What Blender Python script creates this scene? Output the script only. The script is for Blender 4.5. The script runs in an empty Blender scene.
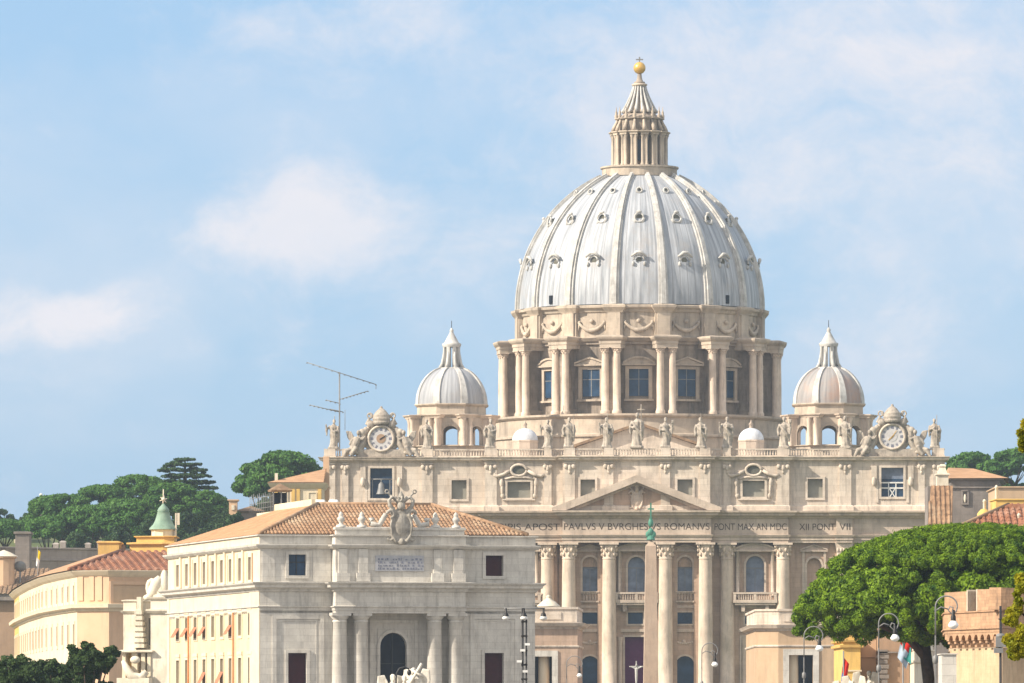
import bpy, math, random
import numpy as np
from mathutils import Vector, Matrix
from math import sin, cos, pi, radians, sqrt, atan2
random.seed(7)
scene = bpy.context.scene
# ---------------------------------------------------------------- camera, light, exposure
F, HZ, CAMZ = 6960.0, 720.0, 6.0          # focal length in picture widths/1024, horizon row, eye height
cam = bpy.data.cameras.new('camera'); camo = bpy.data.objects.new('camera', cam)
scene.collection.objects.link(camo); scene.camera = camo
camo.location = (0, 0, CAMZ); camo.rotation_euler = (pi/2, 0, 0)
cam.sensor_width = 36; cam.lens = 36*F/1024; cam.shift_y = (HZ-341.5)/1024
cam.clip_start = 1; cam.clip_end = 12000
SUN_A, SUN_E = radians(23), radians(34)   # angle in front of the facade plane (from the left), elevation
sdir = Vector((-cos(SUN_A)*cos(SUN_E), -sin(SUN_A)*cos(SUN_E), sin(SUN_E)))
sun = bpy.data.lights.new('sun', 'SUN'); suno = bpy.data.objects.new('sun', sun)
scene.collection.objects.link(suno); suno.rotation_euler = sdir.to_track_quat('Z', 'Y').to_euler()
sun.energy = 5.0; sun.angle = radians(0.53); sun.color = (1.0, 0.89, 0.74)
world = bpy.data.worlds.new('World'); scene.world = world; world.use_nodes = True
nt = world.node_tree; nt.nodes.clear()
def N(t, kind, **kw):
    n = t.nodes.new(kind)
    for k, v in kw.items():
        if k.startswith('i_'): n.inputs[k[2:].replace('_', ' ')].default_value = v
        else: setattr(n, k, v)
    return n
sky = N(nt, 'ShaderNodeTexSky', sky_type='NISHITA', sun_disc=False, sun_elevation=SUN_E,
        air_density=1.0, dust_density=1.0, ozone_density=1.0, altitude=0)
sky.sun_rotation = math.atan2(sdir.x, sdir.y)
bg = N(nt, 'ShaderNodeBackground', i_Strength=0.10)
outw = N(nt, 'ShaderNodeOutputWorld')
tc = N(nt, 'ShaderNodeTexCoord')
def clouds():
    L = nt.links.new
    sp = N(nt, 'ShaderNodeSeparateXYZ'); L(tc.outputs['Generated'], sp.inputs[0])
    # direction projected on a vertical sheet ahead: tangent coordinates of the sky
    mx = N(nt, 'ShaderNodeMath', operation='MAXIMUM'); L(sp.outputs['Y'], mx.inputs[0]); mx.inputs[1].default_value = 0.05
    dx = N(nt, 'ShaderNodeMath', operation='DIVIDE'); L(sp.outputs['X'], dx.inputs[0]); L(mx.outputs[0], dx.inputs[1])
    dz = N(nt, 'ShaderNodeMath', operation='DIVIDE'); L(sp.outputs['Z'], dz.inputs[0]); L(mx.outputs[0], dz.inputs[1])
    cb = N(nt, 'ShaderNodeCombineXYZ'); L(dx.outputs[0], cb.inputs[0]); L(dz.outputs[0], cb.inputs[1])
    warp = N(nt, 'ShaderNodeTexNoise', i_Scale=38.0, i_Detail=4.0); L(cb.outputs[0], warp.inputs['Vector'])
    ws = N(nt, 'ShaderNodeVectorMath', operation='SCALE'); L(warp.outputs['Color'], ws.inputs[0]); ws.inputs['Scale'].default_value = 0.016
    wa = N(nt, 'ShaderNodeVectorMath', operation='ADD'); L(cb.outputs[0], wa.inputs[0]); L(ws.outputs[0], wa.inputs[1])
    n1 = N(nt, 'ShaderNodeTexNoise', i_Scale=26.0, i_Detail=6.0, i_Roughness=0.5)
    mp = N(nt, 'ShaderNodeMapping'); mp.inputs['Scale'].default_value = (0.75, 1.5, 1); L(wa.outputs[0], mp.inputs[0]); L(mp.outputs[0], n1.inputs['Vector'])
    base = N(nt, 'ShaderNodeMapRange', i_From_Min=0.42, i_From_Max=0.78, i_To_Max=0.5); L(n1.outputs['Fac'], base.inputs[0])
    tint = N(nt, 'ShaderNodeMix', data_type='RGBA'); tint.inputs['Factor'].default_value = SKY_VEIL
    L(sky.outputs[0], tint.inputs['A']); tint.inputs['B'].default_value = SKY_COL
    tot = None
    # banks of cloud standing in known directions
    for (px, py, rx, ry, a) in CLOUDS:
        cx, cy = (px-512)/F+.008, (HZ-py)/F+.008
        s = N(nt, 'ShaderNodeVectorMath', operation='SUBTRACT'); L(wa.outputs[0], s.inputs[0]); s.inputs[1].default_value = (cx, cy, 0)
        m = N(nt, 'ShaderNodeVectorMath', operation='MULTIPLY'); L(s.outputs[0], m.inputs[0]); m.inputs[1].default_value = (F/rx, F/ry, 0)
        l = N(nt, 'ShaderNodeVectorMath', operation='LENGTH'); L(m.outputs[0], l.inputs[0])
        r = N(nt, 'ShaderNodeMapRange', interpolation_type='SMOOTHSTEP', i_From_Min=1.25, i_From_Max=0.0, i_To_Max=a); L(l.outputs['Value'], r.inputs[0])
        r2 = r
        if tot is None: tot = r2.outputs[0]; continue
        ad = N(nt, 'ShaderNodeMath', operation='ADD'); L(tot, ad.inputs[0]); L(r2.outputs[0], ad.inputs[1]); tot = ad.outputs[0]
    n2 = N(nt, 'ShaderNodeTexNoise', i_Scale=80.0, i_Detail=10.0, i_Roughness=0.68)
    mp2 = N(nt, 'ShaderNodeMapping'); mp2.inputs['Scale'].default_value = (0.8, 1.15, 1); L(wa.outputs[0], mp2.inputs[0]); L(mp2.outputs[0], n2.inputs['Vector'])
    nn = N(nt, 'ShaderNodeMath', operation='MULTIPLY_ADD'); L(n2.outputs['Fac'], nn.inputs[0]); nn.inputs[1].default_value = 2.0; nn.inputs[2].default_value = -1.03
    sm = N(nt, 'ShaderNodeMath', operation='ADD'); L(tot, sm.inputs[0]); L(nn.outputs[0], sm.inputs[1])
    pf = N(nt, 'ShaderNodeMapRange', interpolation_type='SMOOTHSTEP', i_From_Min=.05, i_From_Max=1.3, i_To_Max=.85); L(sm.outputs[0], pf.inputs[0])
    ad = N(nt, 'ShaderNodeMath', operation='ADD', use_clamp=True); L(base.outputs[0], ad.inputs[0]); L(pf.outputs[0], ad.inputs[1]); tot = ad.outputs[0]
    mix = N(nt, 'ShaderNodeMix', data_type='RGBA'); L(tot, mix.inputs['Factor']); L(tint.outputs['Result'], mix.inputs['A'])
    mix.inputs['B'].default_value = CLOUD_COL
    # added bright broken cloud, unseen overhead and behind the viewer, to fill shaded fronts
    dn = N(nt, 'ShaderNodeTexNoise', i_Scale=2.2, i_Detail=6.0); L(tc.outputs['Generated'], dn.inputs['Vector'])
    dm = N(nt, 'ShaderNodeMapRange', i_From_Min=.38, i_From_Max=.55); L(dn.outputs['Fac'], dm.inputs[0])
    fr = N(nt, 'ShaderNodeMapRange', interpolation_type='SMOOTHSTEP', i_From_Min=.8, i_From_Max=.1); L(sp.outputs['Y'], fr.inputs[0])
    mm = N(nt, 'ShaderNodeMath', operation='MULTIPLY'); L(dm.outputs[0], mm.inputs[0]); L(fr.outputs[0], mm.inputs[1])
    sky_fill = N(nt, 'ShaderNodeMix', data_type='RGBA'); L(mm.outputs[0], sky_fill.inputs['Factor']); L(mix.outputs['Result'], sky_fill.inputs['A']); sky_fill.inputs['B'].default_value = (8.0, 7.5, 6.9, 1)
    L(sky_fill.outputs['Result'], bg.inputs[0])
CLOUDS = [(320, 203, 122, 74, 1.0), (240, 235, 130, 60, .55), (440, 222, 150, 90, .5), (60, 304, 120, 38, .7), (50, 325, 180, 90, .35), (900, 60, 400, 190, .75),
          (420, 70, 320, 90, .4), (690, 130, 240, 150, .5), (890, 310, 200, 110, .5), (300, 10, 260, 50, .4), (420, 330, 300, 120, .25)]
CLOUD_COL = (5.7, 5.6, 5.95, 1); SKY_COL = (2.05, 3.75, 6.2, 1); SKY_VEIL = 0.65
clouds(); nt.links.new(bg.outputs[0], outw.inputs[0])
scene.view_settings.view_transform = 'Standard'; scene.view_settings.look = 'None'
scene.view_settings.exposure = 0.6; scene.view_settings.gamma = 1
scene.render.engine = 'CYCLES'
cy = scene.cycles
cy.max_bounces = 5; cy.diffuse_bounces = 3; cy.glossy_bounces = 2; cy.transmission_bounces = 2; cy.volume_bounces = 1
cy.transparent_max_bounces = 8; cy.use_denoising = True; cy.sample_clamp_indirect = 4; cy.caustics_reflective = cy.caustics_refractive = False
# ---------------------------------------------------------------- helpers
COL = scene.collection
def link(o, parent=None):
    COL.objects.link(o)
    if parent is not None: o.parent = parent
    return o
def tag(o, label=None, cat=None, group=None, kind=None):
    if label: o['label'] = label
    if cat: o['category'] = cat
    if group: o['group'] = group
    if kind: o['kind'] = kind
    return o
def thing(name, label, cat, loc=(0, 0, 0), rz=0, group=None):
    o = bpy.data.objects.new(name, None); link(o); o.location = loc; o.rotation_euler = (0, 0, rz); o.empty_display_size = .5
    return tag(o, label, cat, group)
def copy_tree(o, parent=None):
    c = o.copy(); link(c); c.parent = parent
    for ch in list(o.children): copy_tree(ch, c)
    return c
def at(px, py, Y): return Vector(((px-512)/F*Y, Y, CAMZ+(HZ-py)/F*Y))
def X(px, Y): return (px-512)/F*Y
def Zp(py, Y): return CAMZ+(HZ-py)/F*Y
class Face:      # a vertical wall plane through P, running at angle ang: picture readings -> metres along it
    def __init__(s, P, ang): s.P, s.a = P, ang
    def u(s, px):
        k = (px-512)/F; return (k*s.P[1]-s.P[0])/(cos(s.a)-k*sin(s.a))
    def Y(s, px): return s.P[1]+s.u(px)*sin(s.a)
    def z(s, px, py): return CAMZ+(HZ-py)/F*s.Y(px)
def offset(poly, d):
    n = len(poly); out = []
    for i in range(n):
        p0, p1, p2 = (Vector(poly[(i+k-1) % n][:2]) for k in range(3))
        a = (p1-p0).normalized(); b = (p2-p1).normalized()
        na = Vector((a.y, -a.x)); nb = Vector((b.y, -b.x))
        m = na+nb; l = max(m.dot(na), .25)
        out.append(p1+m*(d/l))
    return out
class MB:
    def __init__(s, M=None): s.v, s.f, s.M, s.sm = [], [], M, []
    def add(s, vs, fs, smooth=False):
        b = len(s.v)
        if s.M is not None: vs = [s.M @ Vector((v[0], v[1], v[2])) for v in vs]
        s.v.extend([tuple(v) for v in vs]); s.f.extend([tuple(i+b for i in f) for f in fs]); s.sm.extend([smooth]*len(fs)); return s
    def box(s, x0, x1, y0, y1, z0, z1):
        return s.add([(x0,y0,z0),(x1,y0,z0),(x1,y1,z0),(x0,y1,z0),(x0,y0,z1),(x1,y0,z1),(x1,y1,z1),(x0,y1,z1)],
                     [(0,3,2,1),(4,5,6,7),(0,1,5,4),(1,2,6,5),(2,3,7,6),(3,0,4,7)])
    def loft(s, poly, prof, caps=True, smooth=False):      # poly counter-clockwise; prof = [(outset, z)]
        n = len(poly); vs = []; fs = []
        for (o, z) in prof:
            for p in (offset(poly, o) if abs(o) > 1e-6 else poly): vs.append((p[0], p[1], z))
        for k in range(len(prof)-1):
            for i in range(n):
                j = (i+1) % n; fs.append((k*n+i, k*n+j, (k+1)*n+j, (k+1)*n+i))
        s.add(vs, fs, smooth)
        if caps:
            s.add(vs[:n], [tuple(range(n))[::-1]]); s.add(vs[-n:], [tuple(range(n))])
        return s
    def extr(s, poly, y0, y1):                            # poly in x,z, extruded in y
        n = len(poly)
        vs = [(p[0], y0, p[1]) for p in poly]+[(p[0], y1, p[1]) for p in poly]
        fs = [tuple(range(n)), tuple(range(2*n-1, n-1, -1))]+[(i, (i+1) % n, n+(i+1) % n, n+i) for i in range(n)]
        return s.add(vs, fs)
    def lathe(s, prof, c=(0, 0), n=24, a0=0, a1=2*pi, smooth=True, flute=None):
        full = abs(a1-a0-2*pi) < 1e-6; m = n if full else n+1; vs = []; fs = []
        for (r, z) in prof:
            for i in range(m):
                a = a0+(a1-a0)*i/n; rr = r*(flute(a, z) if flute else 1)
                vs.append((c[0]+rr*cos(a), c[1]+rr*sin(a), z))
        for k in range(len(prof)-1):
            for i in range(n):
                j = (i+1) % m; fs.append((k*m+i, k*m+j, (k+1)*m+j, (k+1)*m+i))
        s.add(vs, fs, smooth)
        if full:
            if prof[0][0] > .01: s.add(vs[:m], [tuple(range(m))[::-1]])
            if prof[-1][0] > .01: s.add(vs[-m:], [tuple(range(m))])
        return s
    def tube(s, pts, rad, n=8, smooth=True):
        pts = [Vector(p) for p in pts]; k = len(pts)
        if not hasattr(rad, '__len__'): rad = [rad]*k
        vs = []; fs = []; up = Vector((0, 0, 1)); prev = None
        for i, p in enumerate(pts):
            t = (pts[min(i+1, k-1)]-pts[max(i-1, 0)]).normalized()
            if prev is None: prev = t.cross(Vector((0, 1, 0)) if abs(t.y) < .9 else Vector((1, 0, 0))).normalized()
            a = (prev-t*prev.dot(t)).normalized(); b = t.cross(a); prev = a
            for j in range(n):
                q = 2*pi*j/n; vs.append(p+(a*cos(q)+b*sin(q))*rad[i])
        for i in range(k-1):
            for j in range(n):
                jj = (j+1) % n; fs.append((i*n+j, i*n+jj, (i+1)*n+jj, (i+1)*n+j))
        fs.append(tuple(range(n))[::-1]); fs.append(tuple(range((k-1)*n, k*n)))
        return s.add(vs, fs, smooth)
    def blob(s, c, r, n=12, m=8, R=None):
        if not hasattr(r, '__len__'): r = (r, r, r)
        vs = []; fs = []
        for k in range(m+1):
            ph = -pi/2+pi*k/m
            for i in range(n):
                a = 2*pi*i/n; v = Vector((r[0]*cos(ph)*cos(a), r[1]*cos(ph)*sin(a), r[2]*sin(ph)))
                if R is not None: v = R @ v
                vs.append(v+Vector(c))
        for k in range(m):
            for i in range(n): fs.append((k*n+i, k*n+(i+1) % n, (k+1)*n+(i+1) % n, (k+1)*n+i))
        return s.add(vs, fs, True)
    def panel(s, x0, x1, z0, z1, y, holes, rec=.5, M=None):   # wall sheet at depth y with openings; hole = (x0,x1,z0,z1,arch)
        xs = sorted({x0, x1, *[h[0] for h in holes], *[h[1] for h in holes]})
        zs = sorted({z0, z1, *[h[2] for h in holes], *[h[3] for h in holes]})
        for i in range(len(xs)-1):
            for k in range(len(zs)-1):
                cx, cz = (xs[i]+xs[i+1])/2, (zs[k]+zs[k+1])/2
                if any(h[0] < cx < h[1] and h[2] < cz < h[3] for h in holes): continue
                s.add([(xs[i], y, zs[k]), (xs[i+1], y, zs[k]), (xs[i+1], y, zs[k+1]), (xs[i], y, zs[k+1])], [(0, 1, 2, 3)])
        for h in holes:
            a, b, c, d = h[:4]; out = [(a, c), (b, c)]
            if len(h) > 4 and h[4]:
                r = (b-a)/2; q = 8
                arc = [((a+b)/2+r*cos(pi*t/q), d-r+r*sin(pi*t/q)) for t in range(q+1)]
                out += arc
                for side, pts in (((b, d), arc[:q//2+1]), ((a, d), arc[q//2:])):
                    for t in range(len(pts)-1):
                        s.add([(side[0], y, side[1]), (pts[t+1][0], y, pts[t+1][1]), (pts[t][0], y, pts[t][1])], [(0, 1, 2)])
            else: out += [(b, d), (a, d)]
            n = len(out)
            s.add([(p[0], y, p[1]) for p in out]+[(p[0], y+rec, p[1]) for p in out], [(i, n+i, n+(i+1) % n, (i+1) % n) for i in range(n)])
        return s
    def mesh(s, name):
        me = bpy.data.meshes.new(name); me.from_pydata(s.v, [], s.f); me.update()
        me.polygons.foreach_set('use_smooth', s.sm)
        return me
    def build(s, name, m, parent=None, remesh=0):
        me = s.mesh(name)
        if remesh:
            o = bpy.data.objects.new('tmp', me); COL.objects.link(o)
            md = o.modifiers.new('r', 'REMESH'); md.mode = 'VOXEL'; md.voxel_size = remesh; md.use_smooth_shade = True
            ms = o.modifiers.new('s', 'SMOOTH'); ms.iterations = 1; ms.factor = .5
            dg = bpy.context.evaluated_depsgraph_get(); me2 = bpy.data.meshes.new_from_object(o.evaluated_get(dg))
            bpy.data.objects.remove(o); me = me2; me.name = name
        me.materials.clear(); me.materials.append(m)
        return link(bpy.data.objects.new(name, me), parent)
def circle(r, n=64, c=(0, 0), a0=0): return [(c[0]+r*cos(a0+2*pi*i/n), c[1]+r*sin(a0+2*pi*i/n)) for i in range(n)]
# ---------------------------------------------------------------- materials
def newmat(name):
    m = bpy.data.materials.new(name); m.use_nodes = True; t = m.node_tree; b = t.nodes['Principled BSDF']; return m, t, b
def col(c): return (c[0], c[1], c[2], 1)
def stone(name, c1, c2=None, scale=.25, rough=.85, streak=.4, soot=(.09, .075, .065), blocks=0, amt=.5, bump=.15, bs=(1.6, .8), spec=.25, metal=0):
    m, t, b = newmat(name); L = t.links.new
    c2 = c2 or tuple(x*.75 for x in c1)
    tcn = N(t, 'ShaderNodeTexCoord'); ob = tcn.outputs['Object']
    n = N(t, 'ShaderNodeTexNoise', i_Scale=scale, i_Detail=7.0, i_Roughness=.65); L(ob, n.inputs['Vector'])
    mr = N(t, 'ShaderNodeMapRange', i_From_Min=.35, i_From_Max=.65); L(n.outputs['Fac'], mr.inputs[0])
    mx = N(t, 'ShaderNodeMix', data_type='RGBA'); L(mr.outputs[0], mx.inputs['Factor']); mx.inputs['A'].default_value = col(c1); mx.inputs['B'].default_value = col(c2)
    out = mx.outputs['Result']
    if streak:
        mp = N(t, 'ShaderNodeMapping'); mp.inputs['Scale'].default_value = (1.0, 1.0, .16); L(ob, mp.inputs[0])
        n2 = N(t, 'ShaderNodeTexNoise', i_Scale=scale*3.5, i_Detail=6.0, i_Roughness=.7); L(mp.outputs[0], n2.inputs['Vector'])
        r2 = N(t, 'ShaderNodeMapRange', i_From_Min=.5, i_From_Max=.78, i_To_Max=streak*1.35); L(n2.outputs['Fac'], r2.inputs[0])
        m2 = N(t, 'ShaderNodeMix', data_type='RGBA'); L(r2.outputs[0], m2.inputs['Factor']); L(out, m2.inputs['A']); m2.inputs['B'].default_value = col(soot); out = m2.outputs['Result']
    if blocks:
        sp = N(t, 'ShaderNodeSeparateXYZ'); L(ob, sp.inputs[0])
        ad = N(t, 'ShaderNodeMath', operation='ADD'); L(sp.outputs[0], ad.inputs[0]); L(sp.outputs[1], ad.inputs[1])
        cb = N(t, 'ShaderNodeCombineXYZ'); L(ad.outputs[0], cb.inputs[0]); L(sp.outputs[2], cb.inputs[1])
        br = N(t, 'ShaderNodeTexBrick', i_Scale=1.0); L(cb.outputs[0], br.inputs['Vector'])
        br.inputs['Brick Width'].default_value = bs[0]; br.inputs['Row Height'].default_value = bs[1]; br.inputs['Mortar Size'].default_value = .02*bs[1]/.8
        br.inputs['Color1'].default_value = (1, 1, 1, 1); br.inputs['Color2'].default_value = (.72, .72, .72, 1); br.inputs['Mortar'].default_value = (.35, .35, .35, 1)
        m3 = N(t, 'ShaderNodeMix', data_type='RGBA', blend_type='MULTIPLY'); m3.inputs['Factor'].default_value = blocks; L(out, m3.inputs['A']); L(br.outputs['Color'], m3.inputs['B']); out = m3.outputs['Result']
    L(out, b.inputs['Base Color']); b.inputs['Roughness'].default_value = rough; b.inputs['Specular IOR Level'].default_value = spec; b.inputs['Metallic'].default_value = metal
    if bump:
        n3 = N(t, 'ShaderNodeTexNoise', i_Scale=scale*12, i_Detail=5.0); L(ob, n3.inputs['Vector'])
        bp = N(t, 'ShaderNodeBump', i_Strength=bump, i_Distance=.15); L(n3.outputs['Fac'], bp.inputs['Height']); L(bp.outputs[0], b.inputs['Normal'])
    return m
def plain(name, c, rough=.6, spec=.3, metal=0, var=.25, scale=1.5):
    return stone(name, c, tuple(x*(1-var) for x in c), scale=scale, rough=rough, streak=0, bump=0, spec=spec, metal=metal)
def glass(name, c, rough=.15): 
    m = plain(name, c, rough, .5 if rough > .2 else .22, 0, .65, .3); return m
def tiles(name, c1, c2, c3):
    m, t, b = newmat(name); L = t.links.new
    tcn = N(t, 'ShaderNodeTexCoord'); ob = tcn.outputs['Object']
    vor = N(t, 'ShaderNodeTexVoronoi', i_Scale=2.2); L(ob, vor.inputs['Vector'])
    n = N(t, 'ShaderNodeTexNoise', i_Scale=.35, i_Detail=6.0, i_Roughness=.7); L(ob, n.inputs['Vector'])
    sp = N(t, 'ShaderNodeSeparateColor'); L(vor.outputs['Color'], sp.inputs[0])
    mx = N(t, 'ShaderNodeMix', data_type='RGBA'); L(sp.outputs[0], mx.inputs['Factor']); mx.inputs['A'].default_value = col(c1); mx.inputs['B'].default_value = col(c2)
    mr = N(t, 'ShaderNodeMapRange', i_From_Min=.5, i_From_Max=.72, i_To_Max=.75); L(n.outputs['Fac'], mr.inputs[0])
    m2 = N(t, 'ShaderNodeMix', data_type='RGBA'); L(mr.outputs[0], m2.inputs['Factor']); L(mx.outputs['Result'], m2.inputs['A']); m2.inputs['B'].default_value = col(c3)
    L(m2.outputs['Result'], b.inputs['Base Color']); b.inputs['Roughness'].default_value = .9; b.inputs['Specular IOR Level'].default_value = .15
    return m
def lead(name, c1, c2, seam=1.0, rust=(.36, .30, .25), amt=.6, frm=.55):
    m, t, b = newmat(name); L = t.links.new
    tcn = N(t, 'ShaderNodeTexCoord'); ob = tcn.outputs['Object']
    sp = N(t, 'ShaderNodeSeparateXYZ'); L(ob, sp.inputs[0])
    # meridian coordinate: angle around the dome axis, height
    an = N(t, 'ShaderNodeMath', operation='ARCTAN2'); L(sp.outputs[1], an.inputs[0]); L(sp.outputs[0], an.inputs[1])
    ml = N(t, 'ShaderNodeMath', operation='MULTIPLY'); L(an.outputs[0], ml.inputs[0]); ml.inputs[1].default_value = 30*seam
    zz = N(t, 'ShaderNodeMath', operation='MULTIPLY'); L(sp.outputs[2], zz.inputs[0]); zz.inputs[1].default_value = .12
    cb = N(t, 'ShaderNodeCombineXYZ'); L(ml.outputs[0], cb.inputs[0]); L(zz.outputs[0], cb.inputs[1])
    n = N(t, 'ShaderNodeTexNoise', i_Scale=.9, i_Detail=6.0, i_Roughness=.6); L(cb.outputs[0], n.inputs['Vector'])
    mr = N(t, 'ShaderNodeMapRange', i_From_Min=.35, i_From_Max=.68); L(n.outputs['Fac'], mr.inputs[0])
    mx = N(t, 'ShaderNodeMix', data_type='RGBA'); L(mr.outputs[0], mx.inputs['Factor']); mx.inputs['A'].default_value = col(c1); mx.inputs['B'].default_value = col(c2)
    # standing seams
    m2 = N(t, 'ShaderNodeMath', operation='MULTIPLY'); L(an.outputs[0], m2.inputs[0]); m2.inputs[1].default_value = 96/(2*pi)*2*pi*seam
    sn = N(t, 'ShaderNodeMath', operation='SINE'); L(m2.outputs[0], sn.inputs[0])
    r2 = N(t, 'ShaderNodeMapRange', i_From_Min=.86, i_From_Max=1.0, i_To_Max=.7); L(sn.outputs[0], r2.inputs[0])
    m3 = N(t, 'ShaderNodeMix', data_type='RGBA'); L(r2.outputs[0], m3.inputs['Factor']); L(mx.outputs['Result'], m3.inputs['A']); m3.inputs['B'].default_value = (.2, .2, .22, 1)
    # rust and lichen patches
    n4 = N(t, 'ShaderNodeTexNoise', i_Scale=.11, i_Detail=8.0, i_Roughness=.7); L(ob, n4.inputs['Vector'])
    r4 = N(t, 'ShaderNodeMapRange', i_From_Min=frm, i_From_Max=frm+.2, i_To_Max=amt); L(n4.outputs['Fac'], r4.inputs[0])
    m4 = N(t, 'ShaderNodeMix', data_type='RGBA'); L(r4.outputs[0], m4.inputs['Factor']); L(m3.outputs['Result'], m4.inputs['A']); m4.inputs['B'].default_value = col(rust)
    L(m4.outputs['Result'], b.inputs['Base Color']); b.inputs['Roughness'].default_value = .55; b.inputs['Specular IOR Level'].default_value = .4
    return m
def leafmat(name, c1, c2, scale=.5, trans=.35):
    m, t, b = newmat(name); L = t.links.new
    tcn = N(t, 'ShaderNodeTexCoord'); ob = tcn.outputs['Object']
    n = N(t, 'ShaderNodeTexNoise', i_Scale=scale, i_Detail=5.0, i_Roughness=.7); L(ob, n.inputs['Vector'])
    mr = N(t, 'ShaderNodeMapRange', i_From_Min=.36, i_From_Max=.64); L(n.outputs['Fac'], mr.inputs[0])
    mx = N(t, 'ShaderNodeMix', data_type='RGBA'); L(mr.outputs[0], mx.inputs['Factor']); mx.inputs['A'].default_value = col(c1); mx.inputs['B'].default_value = col(c2)
    L(mx.outputs['Result'], b.inputs['Base Color']); b.inputs['Roughness'].default_value = .6; b.inputs['Specular IOR Level'].default_value = .2
    tr = N(t, 'ShaderNodeBsdfTranslucent'); L(mx.outputs['Result'], tr.inputs[0])
    ms = N(t, 'ShaderNodeMixShader'); ms.inputs[0].default_value = trans; L(b.outputs[0], ms.inputs[1]); L(tr.outputs[0], ms.inputs[2])
    L(ms.outputs[0], t.nodes['Material Output'].inputs['Surface'])
    return m
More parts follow.
